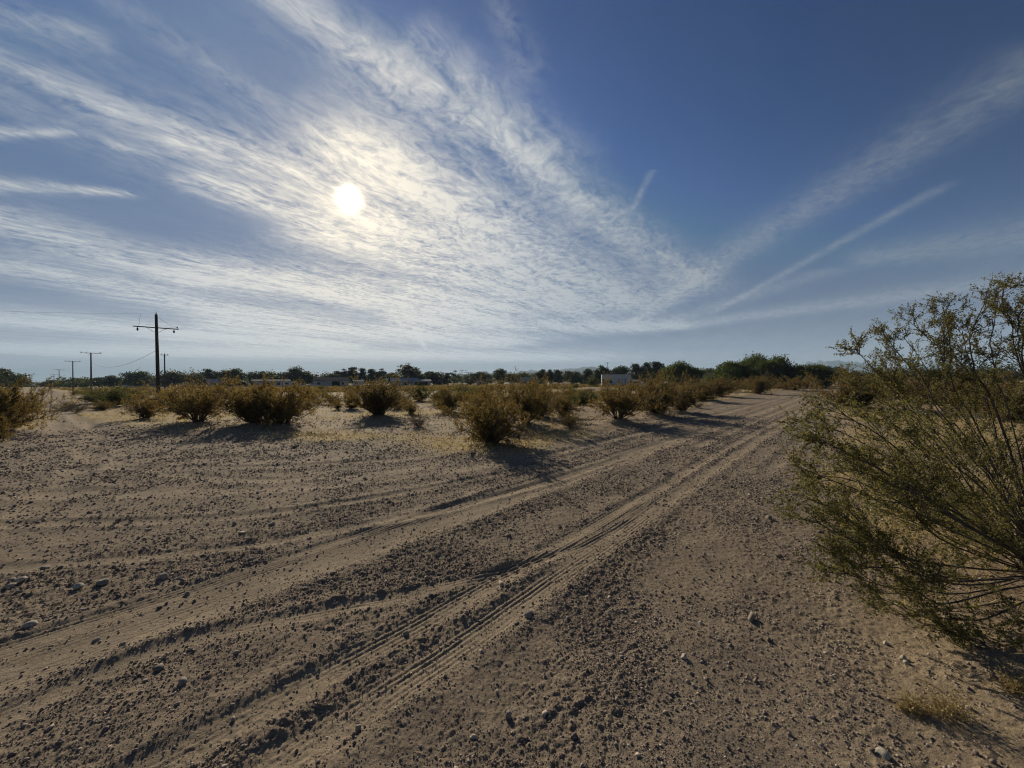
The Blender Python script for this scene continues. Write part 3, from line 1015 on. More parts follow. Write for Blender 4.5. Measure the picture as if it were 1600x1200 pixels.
def build_gravel():
    v1, f1, t1 = gravel_layer(77, 52000, ICO_V, ICO_F, 0.0036, .55, 30, .48, .010)
    v2, f2, t2 = gravel_layer(78, 330000, OCT_V, OCT_F, 0.0034, .40, 22, .85, 0.0)
    me = mesh_np("gravel", np.concatenate((v1, v2)), np.concatenate((f1, f2 + len(v1))), M_GRAVEL, False, {"tint": np.concatenate((t1, t2))})
    link_stuff("gravel", me)


def link_stuff(name, me):
    o = bpy.data.objects.new(name, me); link(o)
    o["kind"] = "stuff"
    return o


def build_grass(n=70000):
    g = np.random.default_rng(88)
    az = np.radians(g.uniform(-60, 60, n)); r = 4 * (95 / 4) ** g.random(n)
    x, y = r * np.sin(az), r * np.cos(az)
    _, bare, _, _ = terrain(x, y, True)
    dry = sstep(-0.1, 0.5, fbm(x / 5.5, y / 5.5, 4, 201) + 0.12)
    keep = (g.random(n) < (1 - bare) * (0.12 + .88 * dry)) & (bare < .5)
    x, y, r = x[keep], y[keep], r[keep]
    z = terrain(x, y)
    n = len(x)
    h = g.uniform(.03, .11, n) * (1 + r / 60); w = .0035 * (1 + r / 9)
    a = g.uniform(0, 2 * math.pi, n); lean = g.normal(0, .6, (n, 2)) * h[:, None]
    p = np.stack((x, y, z - .005), 1)
    sd = np.stack((np.cos(a) * w, np.sin(a) * w, 0 * w), 1)
    tip = p + np.stack((lean[:, 0], lean[:, 1], h), 1)
    mid = p + np.stack((lean[:, 0] * .35, lean[:, 1] * .35, h * .6), 1)
    v = np.stack((p - sd, p + sd, mid + sd * .7, tip, mid - sd * .7), 1).reshape(-1, 3)
    f = np.arange(n * 5).reshape(-1, 5)
    link_stuff("dry_grass", mesh_np("dry_grass", v, f, M_STRAW, False, {"tint": np.repeat(g.random(n), 5)}))


build_gravel()
build_grass()

# ------------------------------------------------------------------ bushes
VAR = {}


def bush_mesh(kind, var):
    key = (kind, var)
    if key not in VAR:
        lm = {"b": M_LEAF_BUSH, "g": M_LEAF_GREEN, "d": M_DEAD}[kind]
        if var in (12,):
            pl = bush_plant(300 + var, 70, (4, 46), 7, 4, 11, .027, 1.0, .25)
        elif var in (1,):
            pl = bush_plant(300 + var, 60, (10, 64), 7, 4, 14, .029, 1.05, .36)
        elif var in (13, 9, 10):
            pl = bush_plant(300 + var, 60, (15, 76), 6, 4, 8, .026, 1.1, .15, dead=(kind == "d"))
        elif var in (14, 0):
            pl = bush_plant(300 + var, 80, (4, 74), 8, 4, 18, .029, 1.1, .13)
        else:
            pl = bush_plant(300 + var, 64, (5, 68), 7, 4, 17, .029, 1.0, .15)
        st, fo = pl.meshes("bush", M_STEM, lm)
        zc = np.zeros(len(fo.vertices) * 3, np.float32); fo.vertices.foreach_get("co", zc)
        zc = zc.reshape(-1, 3)
        VAR[key] = (st, fo, float(np.percentile(zc[:, 2], 98)), float(np.percentile(np.abs(zc[:, :2]).max(1), 93)) * 2)
    return VAR[key]


_br = random.Random(4)


def place_bush(name, x, y, w, h, var, label, kind="b", grp=None):
    st, fo, H, W = bush_mesh(kind, var)
    e = empty(name, (x, y, gz(x, y) - 0.01), label, "bush", grp, _br.uniform(0, 6.28), (w / W, w / W, h / H))
    part("stems", st, e); part("foliage", fo, e)
    return e


for b in B_:
    place_bush("dead_bush" if b["kind"] == "d" else "desert_bush", b["x"], b["y"], b["w"], b["h"], b["var"], b["label"], b["kind"], b["grp"])

# small bushes scattered over the flat beyond the big ones, each its own object
_zones = [
    ("small bush scattered on the sandy flat between the side track and the greyish stemmy bush", "small bushes on the left of the flat", 100, 560, 66),
    ("small bush scattered on the sandy flat behind the middle bush cluster", "small bushes on the middle of the flat", 480, 900, 130),
    ("small bush scattered on the sand before the white trailer and dark posts", "small bushes before the white trailer", 880, 1130, 60),
    ("small bush scattered on the ground behind the foreground creosote", "small bushes beyond the foreground creosote", 1330, 1640, 26),
]
for lab, grp, x0, x1, n in _zones:
    k = 0
    while k < n:
        px = _br.uniform(x0, x1); Y = 24 * (120 / 24) ** _br.random()
        py = 597 + F * CAM_H / Y - (px - 800) * 0.006
        X, Yg = ground(px, py)
        sd_ = float(poly_sd(np.array([X]), np.array([Yg]), bare_poly)[0])
        if sd_ > -1.0 or any(math.hypot(X - b["x"], Yg - b["y"]) < b["w"] * .5 for b in B_):
            k += 0.2; continue
        w = _br.uniform(.6, 1.9); kd = "g" if _br.random() < .3 else "b"
        place_bush("small_bush", X, Yg, w, w * _br.uniform(.38, .62), _br.choice([2, 3, 4, 5, 7]) if kd == "b" else _br.choice([8, 11]), lab, kd, grp)
        k += 1


# low scrub in the far distance, past counting
def build_scrub(n=4600):
    g = np.random.default_rng(99)
    pl = Plant(98)
    az = np.radians(g.uniform(-54, 56, n)); r = 80 * (330 / 80) ** g.random(n)
    x, y = r * np.sin(az), r * np.cos(az)
    sd_ = poly_sd(x, y, bare_poly)
    rd = np.abs((x * NRM[0] + y * NRM[1]) + 3.5) < 6
    pa = np.abs(x * math.cos(PATH_AZ) - y * math.sin(PATH_AZ) - 0.5) < 4
    ok = (sd_ < -2) & ~rd & ~pa
    for X, Yy, rr in zip(x[ok], y[ok], r[ok]):
        w = g.uniform(.5, 1.8); h = min(w * g.uniform(.35, .65), 1.0); m_ = 46
        d = unit(g.normal(0, 1, (m_, 3))); d[:, 2] = np.abs(d[:, 2])
        pos = np.array((X, Yy, 0)) + d * (g.random(m_) ** .4)[:, None] * np.array((w, w, h))
        pl.leaves(pos, .30, .6, tint=g.uniform(.1, .9))
    lv = np.concatenate(pl.lv)
    lv[:, 2] += np.repeat(terrain(lv[::4, 0].copy(), lv[::4, 1].copy()), 4)
    link_stuff("far_scrub", mesh_np("far_scrub", lv, np.arange(len(lv)).reshape(-1, 4), M_LEAF_BUSH, False, {"tint": np.concatenate(pl.lt)}))


build_scrub()


# ------------------------------------------------------------------ foreground creosote
def foreground_bush():
    pl = Plant(2024); r = pl.r
    bx, by = FGB
    bz = gz(bx, by)
    base = np.array((bx, by, bz))
    auth = [
        [(1575, 916, 3.10), (1440, 880, 3.0), (1390, 858, 2.95), (1340, 826, 2.9), (1302, 795, 2.85), (1238, 772, 2.8)],
        [(1570, 914, 3.10), (1490, 850, 3.05), (1440, 800, 3.0), (1418, 750, 3.0), (1392, 700, 3.0), (1345, 650, 3.0)],
        [(1610, 880, 3.25), (1540, 768, 3.25), (1472, 702, 3.2), (1404, 628, 3.1), (1372, 585, 3.1), (1336, 545, 3.1)],
        [(1610, 850, 3.5), (1545, 700, 3.55), (1505, 625, 3.6), (1488, 560, 3.6), (1482, 515, 3.6), (1472, 478, 3.6)],
        [(1615, 840, 3.45), (1562, 650, 3.5), (1522, 575, 3.5), (1512, 535, 3.5), (1528, 495, 3.5), (1550, 452, 3.5)],
        [(1630, 830, 3.4), (1612, 640, 3.4), (1594, 540, 3.4), (1592, 500, 3.4), (1606, 455, 3.4)],
        [(1590, 885, 3.0), (1500, 800, 2.85), (1430, 722, 2.75), (1340, 660, 2.65), (1296, 640, 2.6)],
        [(1605, 880, 3.3), (1525, 705, 3.6), (1446, 600, 3.8), (1398, 545, 3.9), (1384, 520, 3.9)],
        [(1580, 915, 2.95), (1500, 905, 2.8), (1420, 885, 2.7), (1345, 880, 2.6), (1300, 870, 2.55)],
        [(1600, 880, 3.6), (1500, 760, 3.9), (1420, 660, 4.1), (1370, 620, 4.2), (1330, 600, 4.3)],
        [(1585, 905, 2.9), (1470, 790, 2.6), (1380, 740, 2.5), (1310, 700, 2.45), (1282, 690, 2.4)],
        [(1640, 915, 3.05), (1480, 908, 2.8), (1390, 876, 2.75), (1310, 836, 2.7), (1262, 806, 2.65)],
        [(1640, 925, 3.0), (1500, 935, 2.75), (1420, 925, 2.65), (1350, 905, 2.55), (1290, 884, 2.5)],
        [(1640, 930, 2.95), (1560, 962, 2.7), (1480, 968, 2.6), (1410, 950, 2.55), (1360, 925, 2.5)],
        [(1640, 930, 2.9), (1590, 985, 2.6), (1530, 1000, 2.5), (1470, 985, 2.45)],
        [(1600, 900, 3.2), (1480, 810, 3.1), (1380, 770, 3.0), (1300, 745, 2.95), (1265, 748, 2.95)],
        [(1610, 860, 3.6), (1570, 720, 3.8), (1530, 600, 3.9), (1440, 520, 3.95), (1428, 505, 3.95)],
    ]
    stems = []
    for a in auth:
        pts = [base + r.normal(0, .05, 3) * np.array((1, 1, 0))] + [np.array(at(*q)) for q in a[1:]]
        S = smooth_line(pts, 22)
        k = np.linspace(0, 1, len(S)); ph = r.uniform(0, 40)
        S = S + np.stack([fbm(k * 5 + ph + 9 * q_, k * 0 + q_, 2, 510) for q_ in range(3)], 1) * .045 * np.sin(np.pi * np.minimum(k * 1.2, 1))[:, None]
        stems.append((S, 0.0075, True))
    for S0, rad0, _ in list(stems):                       # thinner shoots keeping company with each main one
        for k in range(2 if S0[-1][2] > 0.75 else 0):
            w = np.linspace(0, 1, len(S0))[:, None]
            off = r.normal(0, .11, 3) * w + r.normal(0, .05, 3) * np.sin(w * 3)
            cut = max(6, int(len(S0) * r.uniform(.7, 1.0)))
            stems.append(((S0 + off)[:cut], .006, True))
    for i in range(30):
        az = r.uniform(0, 2 * math.pi); ti = R(r.uniform(6, 70))
        L = r.uniform(1.0, 1.8)
        # thinner over the roadside so the authored shoots stay readable
        if math.cos(az) < -0.3 and ti > R(30):
            L *= .7
        p = base + np.array((math.cos(az), math.sin(az), 0)) * r.uniform(0, .25)
        d = np.array((math.cos(az) * math.sin(ti), math.sin(az) * math.sin(ti), math.cos(ti)))
        stems.append((pl.limb(p, d, L, .25, .09, 12), 0.0085, False))
    for S, rad, au in stems:
        pl.tube(S, rad, .0025, 6)
        L = np.linalg.norm(np.diff(S, axis=0), axis=1).sum()
        for j in range((16 if rad > .007 else 10) if au else 11):
            ts = r.uniform(.10, .985)
            q, dd = pick(S, ts)
            T = pl.limb(q, side_dir(r, dd, R(r.uniform(18, 50))), r.uniform(.24, .5) * (1.25 - ts), .35, .13, 7)
            pl.tube(T, .0036, .0014, 4)
            for k in range(7):
                q2, d2 = pick(T, r.uniform(.2, .999))
                U = pl.limb(q2, side_dir(r, d2, R(r.uniform(20, 55))), r.uniform(.07, .17), .3, .16, 5)
                pl.tube(U, .0016, .0009, 3)
                m_ = int(r.uniform(15, 32))
                t = r.random(m_) ** .7 * (len(U) - 1.001)
                kk = t.astype(int); ff = (t - kk)[:, None]
                pos = U[kk] * (1 - ff) + U[kk + 1] * ff + r.normal(0, .0085, (m_, 3))
                pl.leaves(pos, .0155, .6)
    st, fo = pl.meshes("creosote", M_STEM, M_LEAF_NEAR)
    for me in (st, fo):
        me.transform(Matrix.Translation(-Vector(base)))
    e = empty("creosote_bush", tuple(base), "tall olive green creosote bush in the foreground reaching over the road edge", "bush")
    part("stems", st, e); part("foliage", fo, e)
    print("fg leaves", len(fo.polygons))


foreground_bush()


def build_litter(n=9000):
    """fallen leaves and twig bits under the foreground creosote"""
    g = np.random.default_rng(61)
    pl = Plant(62)
    x = FGB[0] - .25 + g.normal(0, .75, n); y = FGB[1] - .2 + g.normal(0, .6, n)
    z = terrain(x, y) + .004
    pl.leaves(np.stack((x, y, z), 1), .016, .4, flat=None)
    lv = np.concatenate(pl.lv); c = np.repeat(np.stack((x, y, z), 1), 4, 0)
    lv[:, 2] = c[:, 2] + (lv[:, 2] - c[:, 2]) * .35 + .002
    k = 500
    for i in range(k):
        p = np.array((FGB[0] - .25 + g.normal(0, .7), FGB[1] - .2 + g.normal(0, .55), 0)); a = g.uniform(0, 6.28); L = g.uniform(.04, .16)
        q = p + np.array((math.cos(a), math.sin(a), 0)) * L; m_ = (p + q) / 2 + np.array((g.normal(0, .012), g.normal(0, .012), 0))
        pts = np.array([p, m_, q]); pts[:, 2] = terrain(pts[:, 0].copy(), pts[:, 1].copy()) + .006
        pl.tube(pts, .0022, .0014, 4)
    tv = np.concatenate(pl.tv); tf = np.concatenate(pl.tf)
    me = mesh_np("leaf_litter", np.concatenate((lv, tv)), [np.arange(len(lv)).reshape(-1, 4), tf + len(lv)], M_LITTER, False,
                 {"tint": np.concatenate((np.concatenate(pl.lt), np.full(len(tv), .6)))})
    link_stuff("leaf_litter", me)


build_litter()

# ------------------------------------------------------------------ trees along the far edge of the flat
TV = {}


def tree_mesh(kind, var):
    key = (kind, var)
    if key not in TV:
        pl = tree_plant(700 + var * 13 + len(kind), kind)
        lm = {"pine": M_PINE, "mesquite": M_MESQ}.get(kind, M_TREE)
        st, fo = pl.meshes("tree", M_BARK, lm)
        zc = np.zeros(len(fo.vertices) * 3, np.float32); fo.vertices.foreach_get("co", zc)
        zc = zc.reshape(-1, 3)
        TV[key] = (st, fo, float(np.percentile(zc[:, 2], 99.3)), float(np.percentile(np.abs(zc[:, :2]).max(1), 91)) * 2)
    return TV[key]


_tr = random.Random(9)
_tk = {}


def tree(px, w, top, Y, kind, label, var=None, grp="trees lining the far edge of the flat", name=None):
    if var is None:
        _tk[kind] = _tk.get(kind, -1) + 1
        var = _tk[kind] % {"round": 6, "tall": 4, "pine": 4, "sparse": 3}.get(kind, 2)
    st, fo, H, W = tree_mesh(kind, var)
    p = at(px, 600, Y); tp = at(px, top, Y)
    z0 = gz(p.x, Y)
    h = tp.z - z0; wm = w * Y / F
    e = empty(name or {"pine": "pine_tree", "mesquite": "mesquite_tree"}.get(kind, "tree"), (p.x, Y, z0 - .05), label, "tree", grp, _tr.uniform(0, 6.28), (wm / W, wm / W, h / H))
    part("trunk", st, e); part("crown", fo, e)


T_ = [
    (16, 34, 577, 150, "round", "broad dark tree at the left edge beyond the side track"),
    (2, 22, 576, 140, "sparse", "wispy pale tree cut by the left edge, beside the broad dark one"),
    (34, 22, 594, 230, "round", "low dark tree right of the broad one at the left edge"),
    (50, 26, 602, 300, "round", "tiny low tree where the side track vanishes"),
    (71, 13, 596, 260, "round", "small tree behind the farthest pole of the side track"),
    (84, 15, 594, 240, "round", "small tree behind the smaller far poles of the side track"),
    (97, 12, 596, 250, "sparse", "thin small tree between the third and second farthest crossarm poles"),
    (109, 20, 594, 230, "round", "rounded tree at the foot of the slim crossarm pole"),
    (134, 19, 595, 220, "round", "small rounded tree left of the tall crossarm pole of the track row"),
    (155, 20, 590, 210, "round", "tree just right of the tall crossarm pole of the track row"),
    (172, 24, 587, 205, "round", "round topped tree between the track row poles and the big pole"),
    (190, 16, 590, 220, "sparse", "thin tree in the gap left of the flat topped tree"),
    (213, 32, 581, 200, "round", "flat topped dark tree just left of the big pole"),
    (236, 22, 588, 215, "round", "low dark tree directly behind the big pole"),
    (272, 36, 581, 200, "round", "dark wide tree right of the slim pole behind the big pole"),
    (303, 34, 583, 205, "round", "dark tree over the pale round bushes right of the big pole"),
    (290, 18, 597, 180, "sparse", "pale low round tree in front of the dark trees right of the big pole"),
    (329, 20, 577, 200, "tall", "upright blue green tree right of the big pole, with a smaller partner"),
    (341, 14, 582, 205, "tall", "smaller partner of the upright blue green tree"),
    (364, 30, 577, 195, "round", "lighter green rounded tree above the very dark bush"),
    (371, 28, 592, 170, "round", "very dark low dome shaped tree left of the porch house"),
    (394, 12, 582, 215, "tall", "slim tree left of the wide tree over the porch house"),
    (416, 40, 581, 215, "round", "wide tree behind the porch house roof"),
    (440, 24, 585, 220, "round", "tree behind the right end of the porch house roof"),
    (460, 30, 574, 210, "round", "tallest domed tree right above the trailer beside the porch house"),
    (483, 24, 581, 215, "tall", "tree right of the domed tree, over the white cars"),
    (499, 20, 585, 220, "sparse", "loose tree left of the garage house roof"),
    (516, 26, 584, 225, "round", "tree above the left end of the garage house"),
    (527, 15, 580, 235, "pine", "pine at the left start of the pointed row above the garage house"),
    (537, 15, 577, 235, "pine", "second pine in the pointed row above the garage house"),
    (552, 18, 574, 235, "pine", "highest pine in the pointed row above the garage house"),
    (566, 16, 576, 240, "pine", "pine right of the highest one in the pointed row"),
    (580, 17, 577, 240, "pine", "pine above the small shed in the pointed row"),
    (596, 18, 577, 240, "pine", "last pine at the right end of the pointed row"),
    (560, 60, 588, 260, "round", "wide dark tree filling the back of the pointed pine row"),
    (594, 18, 589, 180, "sparse", "pale round leafless tree right of the small shed"),
    (613, 24, 583, 225, "round", "tree between the pine row and the big dark pointed tree"),
    (641, 34, 571, 200, "tall", "big dark pointed tree with a pole standing before it"),
    (653, 16, 579, 205, "round", "shoulder tree at the right side of the big dark pointed tree"),
    (678, 36, 581, 215, "round", "dome shaped tree right of the low house with sunlit roof"),
    (699, 12, 583, 215, "pine", "small pine beside the spindly tree"),
    (709, 19, 579, 200, "sparse", "spindly open tree left of the thin middle pole"),
    (735, 22, 585, 235, "round", "low tree right of the thin middle pole"),
    (752, 34, 581, 230, "round", "wide rounded tree over the little reddish roof"),
    (781, 20, 577, 210, "tall", "dark bullet shaped tree in front of the pale mountains"),
    (800, 24, 584, 240, "round", "low tree right of the dark bullet shaped tree"),
    (826, 28, 583, 240, "round", "grey green tree over the greenish roof"),
    (848, 18, 578, 215, "tall", "first of the close trio of upright dark trees before the mountains"),
    (861, 12, 578, 215, "tall", "slim middle tree of the upright dark trio"),
    (873, 17, 578, 215, "tall", "last of the close trio of upright dark trees"),
    (893, 24, 580, 225, "round", "leaning topped tree right of the upright dark trio"),
    (908, 20, 587, 220, "round", "low tree left of the white trailer, second from its end"),
    (919, 16, 577, 215, "tall", "upright tree just left of the white trailer"),
    (930, 18, 583, 200, "round", "dark tree touching the left end of the white trailer"),
    (942, 20, 572, 200, "tall", "tree with tufted top above the left end of the white trailer"),
    (957, 18, 577, 205, "round", "tree above the middle of the white trailer"),
    (972, 28, 573, 205, "round", "wide tree above the right end of the white trailer"),
    (994, 20, 569, 180, "tall", "tree behind the van beside the white trailer"),
    (1008, 18, 567, 175, "tall", "dark tall tree behind the white pickup"),
    (1024, 24, 566, 180, "pine", "pine with spiky top left of the round green tree"),
    (1037, 22, 569, 180, "round", "dark crown squeezed against the left of the round green tree"),
    (1016, 18, 582, 125, "sparse", "lower yellowish tree in front of the spiky pine"),
    (1089, 20, 581, 150, "round", "low tree between the round green tree and the grey house"),
    (1105, 26, 576, 230, "round", "far tree above the roof of the grey house"),
    (1126, 20, 572, 200, "round", "far dark tree behind the left skirt of the big mesquite"),
    (1234, 26, 575, 150, "round", "dark tree at the foot of the pole beside the big mesquite"),
    (1281, 16, 571, 160, "tall", "dark tree rising behind the pale green mesquite"),
    (1293, 16, 573, 165, "tall", "second dark tree behind the right end of the pale green mesquite"),
    (1311, 20, 574, 150, "round", "rounded tree where the right road vanishes"),
    (1330, 26, 580, 190, "round", "tree across the road where it vanishes, behind the creosote tips"),
    (1368, 34, 583, 210, "round", "far tree behind the foreground creosote, first from the road"),
    (1410, 32, 580, 220, "round", "far tree behind the foreground creosote, second from the road"),
    (1455, 40, 577, 200, "round", "far tree behind the foreground creosote, third from the road"),
    (1500, 34, 580, 215, "round", "far tree behind the foreground creosote, fourth from the road"),
    (1548, 40, 578, 205, "round", "far tree behind the foreground creosote, fifth from the road"),
    (1592, 36, 581, 200, "round", "far tree behind the foreground creosote at the right edge"),
]
for t in T_:
    tree(*t)
tree(1062, 54, 567, 120, "mesquite", "round green spreading tree right of the white pickup", 0)
tree(1150, 66, 566, 92, "mesquite", "light green left part of the big mesquite clump by the road", 1)
tree(1193, 72, 556, 95, "mesquite", "tall dark right part of the big mesquite clump by the road", 0)
tree(1262, 60, 571, 88, "mesquite", "pale green lower mesquite right of the roadside pole", 1)


def build_woods():
    """the far wood seen between the single trees: one mass"""
    pl = Plant(55); r = pl.r
    n = 760
    az = np.radians(r.uniform(-53, 55, n)); rr = r.uniform(300, 430, n)
    for a, q in zip(az, rr):
        if abs(math.degrees(a) + 50.5) < 1.2 or abs(math.degrees(a) - 41) < 1.0:
            continue
        X, Y = q * math.sin(a), q * math.cos(a)
        h = r.uniform(6.5, 10.5) * (0.6 if a < R(-44) else 1); w = r.uniform(3.5, 6.5)
        for _ in range(3):
            c = np.array((X + r.normal(0, w * .5), Y + r.normal(0, w * .5), h * r.uniform(.4, .75)))
            d = unit(r.normal(0, 1, (34, 3)))
            pos = c + d * (r.random(34) ** .4)[:, None] * np.array((w * .6, w * .6, h * .45))
            pos[:, 2] = np.maximum(pos[:, 2], .1)
            pl.leaves(pos, .95, .6, tint=r.uniform(.1, .8))
    lv = np.concatenate(pl.lv)
    link_stuff("far_woods", mesh_np("far_woods", lv, np.arange(len(lv)).reshape(-1, 4), M_TREE, False, {"tint": np.concatenate(pl.lt)}))


build_woods()


# ------------------------------------------------------------------ houses, sheds, trailers
def frame_at(px, Y, label, name, cat, face=0.0):
    """an Empty on the ground at photo column px and distance Y; local -y looks back to the viewer"""
    p = at(px, 600, Y)
    z = gz(p.x, Y)
    ang = -math.atan2(p.x, Y) + face
    return empty(name, (p.x, Y, z), label, cat, None, ang), Y / F / math.cos(math.atan2(p.x, Y)) ** 0 * 1.0


def opening(e, name, x0, x1, z0, z1, yf, m, frame=None):
    mb = MB(); mb.box(x0, x1, yf - .02, yf + .06, z0, z1)
    o = mb.build(name, m, e)
    if frame is not None:
        fb = MB(); t = .09
        fb.box(x0 - t, x0, yf - .05, yf + .05, z0 - t, z1 + t); fb.box(x1, x1 + t, yf - .05, yf + .05, z0 - t, z1 + t)
        fb.box(x0, x1, yf - .05, yf + .05, z1, z1 + t); fb.box(x0, x1, yf - .05, yf + .05, z0 - t, z0)
        part("frame", fb.build("frame", frame, None).data, o)
        ob = [k for k in COL.objects if k.parent is None and k.name.startswith("frame")]
        for k in ob:
            bpy.data.objects.remove(k)
    return o


def house(name, label, px, Y, w, d, hw, hr, wall, roof, ridge="x", over=.45, wins=(), doors=(), face=0.0, cat="house"):
    e, _ = frame_at(px, Y, label, name, cat, face)
    mb = MB(); mb.box(-w / 2, w / 2, -d / 2, d / 2, -.1, hw)
    if ridge == "x":
        mb.poly([(-w / 2, -d / 2, hw), (-w / 2, d / 2, hw), (-w / 2, 0, hw + hr - .06), (w / 2, -d / 2, hw), (w / 2, d / 2, hw), (w / 2, 0, hw + hr - .06)],
                [(0, 1, 2), (3, 5, 4), (0, 2, 5, 3), (1, 4, 5, 2)])
    elif ridge == "y":
        mb.poly([(-w / 2, -d / 2, hw), (w / 2, -d / 2, hw), (0, -d / 2, hw + hr - .06), (-w / 2, d / 2, hw), (w / 2, d / 2, hw), (0, d / 2, hw + hr - .06)],
                [(0, 1, 2), (3, 5, 4), (0, 2, 5, 3), (1, 4, 5, 2)])
    mb.build("wall", wall, e)
    rb = MB(); t = .16; o = over
    if ridge == "x":
        s = hr / (d / 2)
        rb.poly([(x, y, z) for x in (-w / 2 - o, w / 2 + o) for (y, z) in ((-d / 2 - o, hw - s * o), (0, hw + hr), (d / 2 + o, hw - s * o), (d / 2 + o, hw - s * o + t), (0, hw + hr + t), (-d / 2 - o, hw - s * o + t))],
                [(0, 1, 4, 5), (1, 2, 3, 4), (6, 11, 10, 7), (7, 10, 9, 8), (0, 6, 7, 1), (1, 7, 8, 2), (5, 4, 10, 11), (4, 3, 9, 10), (0, 5, 11, 6), (2, 8, 9, 3)])
    elif ridge == "y":
        s = hr / (w / 2)
        rb.prism_y([(-w / 2 - o, hw - s * o), (0, hw + hr), (w / 2 + o, hw - s * o), (w / 2 + o, hw - s * o + t), (0, hw + hr + t), (-w / 2 - o, hw - s * o + t)], -d / 2 - o, d / 2 + o)
    else:                                                  # flat, tilted a little
        rb.poly([(-w / 2 - o, -d / 2 - o, hw + .02), (w / 2 + o, -d / 2 - o, hw + .02), (w / 2 + o, d / 2 + o, hw + hr), (-w / 2 - o, d / 2 + o, hw + hr),
                 (-w / 2 - o, -d / 2 - o, hw + .02 + t), (w / 2 + o, -d / 2 - o, hw + .02 + t), (w / 2 + o, d / 2 + o, hw + hr + t), (-w / 2 - o, d / 2 + o, hw + hr + t)],
                [(0, 3, 2, 1), (4, 5, 6, 7), (0, 1, 5, 4), (1, 2, 6, 5), (2, 3, 7, 6), (3, 0, 4, 7)])
    rb.build("roof", roof, e)
    for (x0, x1, z0, z1) in wins:
        opening(e, "window", x0, x1, z0, z1, -d / 2, M_GLASS, M_WHITE)
    for (x0, x1, z0, z1) in doors:
        opening(e, "door_or_shade_panel", x0, x1, z0, z1, -d / 2, M_DARK)  # near-black panels: doors, and across open bays the inner shade painted as colour
    return e


house("house", "long low grey house half hidden left of the big pole", 230, 205, 17, 8, 2.4, .55, M_GREYWALL, M_ROOFD, "x", wins=[(-5, -3.8, 1.1, 2), (1, 2.4, 1.1, 2)], doors=[(4, 4.9, 0, 2.05)])
house("house", "small house with pale pitched roof left of the very dark dome tree", 343, 190, 9, 7, 2.3, 1.5, M_BEIGE, M_ROOFL, "x", wins=[(-2, -.9, 1, 2)], doors=[(1, 1.9, 0, 2.05)])
e = house("house", "porch house with a sunlit flat roof and dark open front", 424, 172, 12.5, 6, 2.75, .5, M_GREYWALL, M_ROOFL, "flat", 1.1, wins=[(2, 3.4, 1, 2.1), (4.2, 5.4, 1, 2.1)], doors=[(-3.0, -.6, 0, 2.3)])
for x in (-6.6, -4.2, -1.8, .8, 3.6, 6.6):
    mb = MB(); mb.box(x - .08, x + .08, -3.95, -3.8, -.1, 2.74); mb.build("porch_post", M_WHITE, e)
house("house", "grey gabled house with a dark open garage bay", 518, 178, 14, 9, 2.8, 1.35, M_GREYWALL, M_ROOFD, "x", wins=[(4.2, 5.6, 1, 2.1), (-5.8, -4.4, 1, 2.1)], doors=[(.2, 3.3, 0, 2.45)])
house("house", "low wing of pale boards on the left of the garage house", 497, 174, 4.2, 5, 2.3, 1.0, M_OFFWHITE, M_ROOFD, "y", .3, doors=[(-.5, .5, 0, 2)])
house("shed", "small pale shed right of the garage house", 560, 176, 4.4, 3.4, 2.5, .4, M_OFFWHITE, M_ROOFL, "flat", .15, doors=[(-1.2, -.2, 0, 2.05)], cat="shed")
house("house", "low house with sunlit sheet roofs below the big dark pointed tree", 632, 190, 12, 8, 2.5, 1.5, M_GREYWALL, M_ROOFL, "x", .6, wins=[(-4, -2.8, 1, 2)], doors=[(0, 1, 0, 2)])
house("carport", "open sheet roofed carport right of the low house with sunlit roofs", 659, 188, 8.0, 6, 2.3, .8, M_BEIGE, M_ROOFL, "flat", .5, doors=[(-3.2, 2.8, 0, 2.0)], cat="carport")
house("shed", "little shed with reddish roof under the wide rounded tree", 751, 215, 4.5, 4, 2.6, .9, M_BEIGE, M_ROOFR, "x", .3, doors=[(-.5, .4, 0, 2)], cat="shed")
house("house", "house with greenish roof among trees left of the upright trio", 824, 220, 7.5, 6, 3.1, 1.2, M_BEIGE, M_ROOFG, "x", .4, wins=[(-2, -.8, 1, 2)], doors=[(.8, 1.7, 0, 2.05)])
house("house", "grey house with dark hip roof between round green tree and mesquite", 1106, 130, 8.0, 7, 2.9, 1.35, M_OFFWHITE, M_ROOFD, "x", .5, wins=[(-.6, 1.0, 1.0, 2.3)], doors=[(2.2, 3.1, 0, 2.1)])
house("shed", "low white shed just left of the light green mesquite", 1143, 118, 3.4, 3, 2.0, .35, M_WHITE, M_ROOFL, "flat", .12, doors=[(-.5, .3, 0, 1.8)], cat="shed")


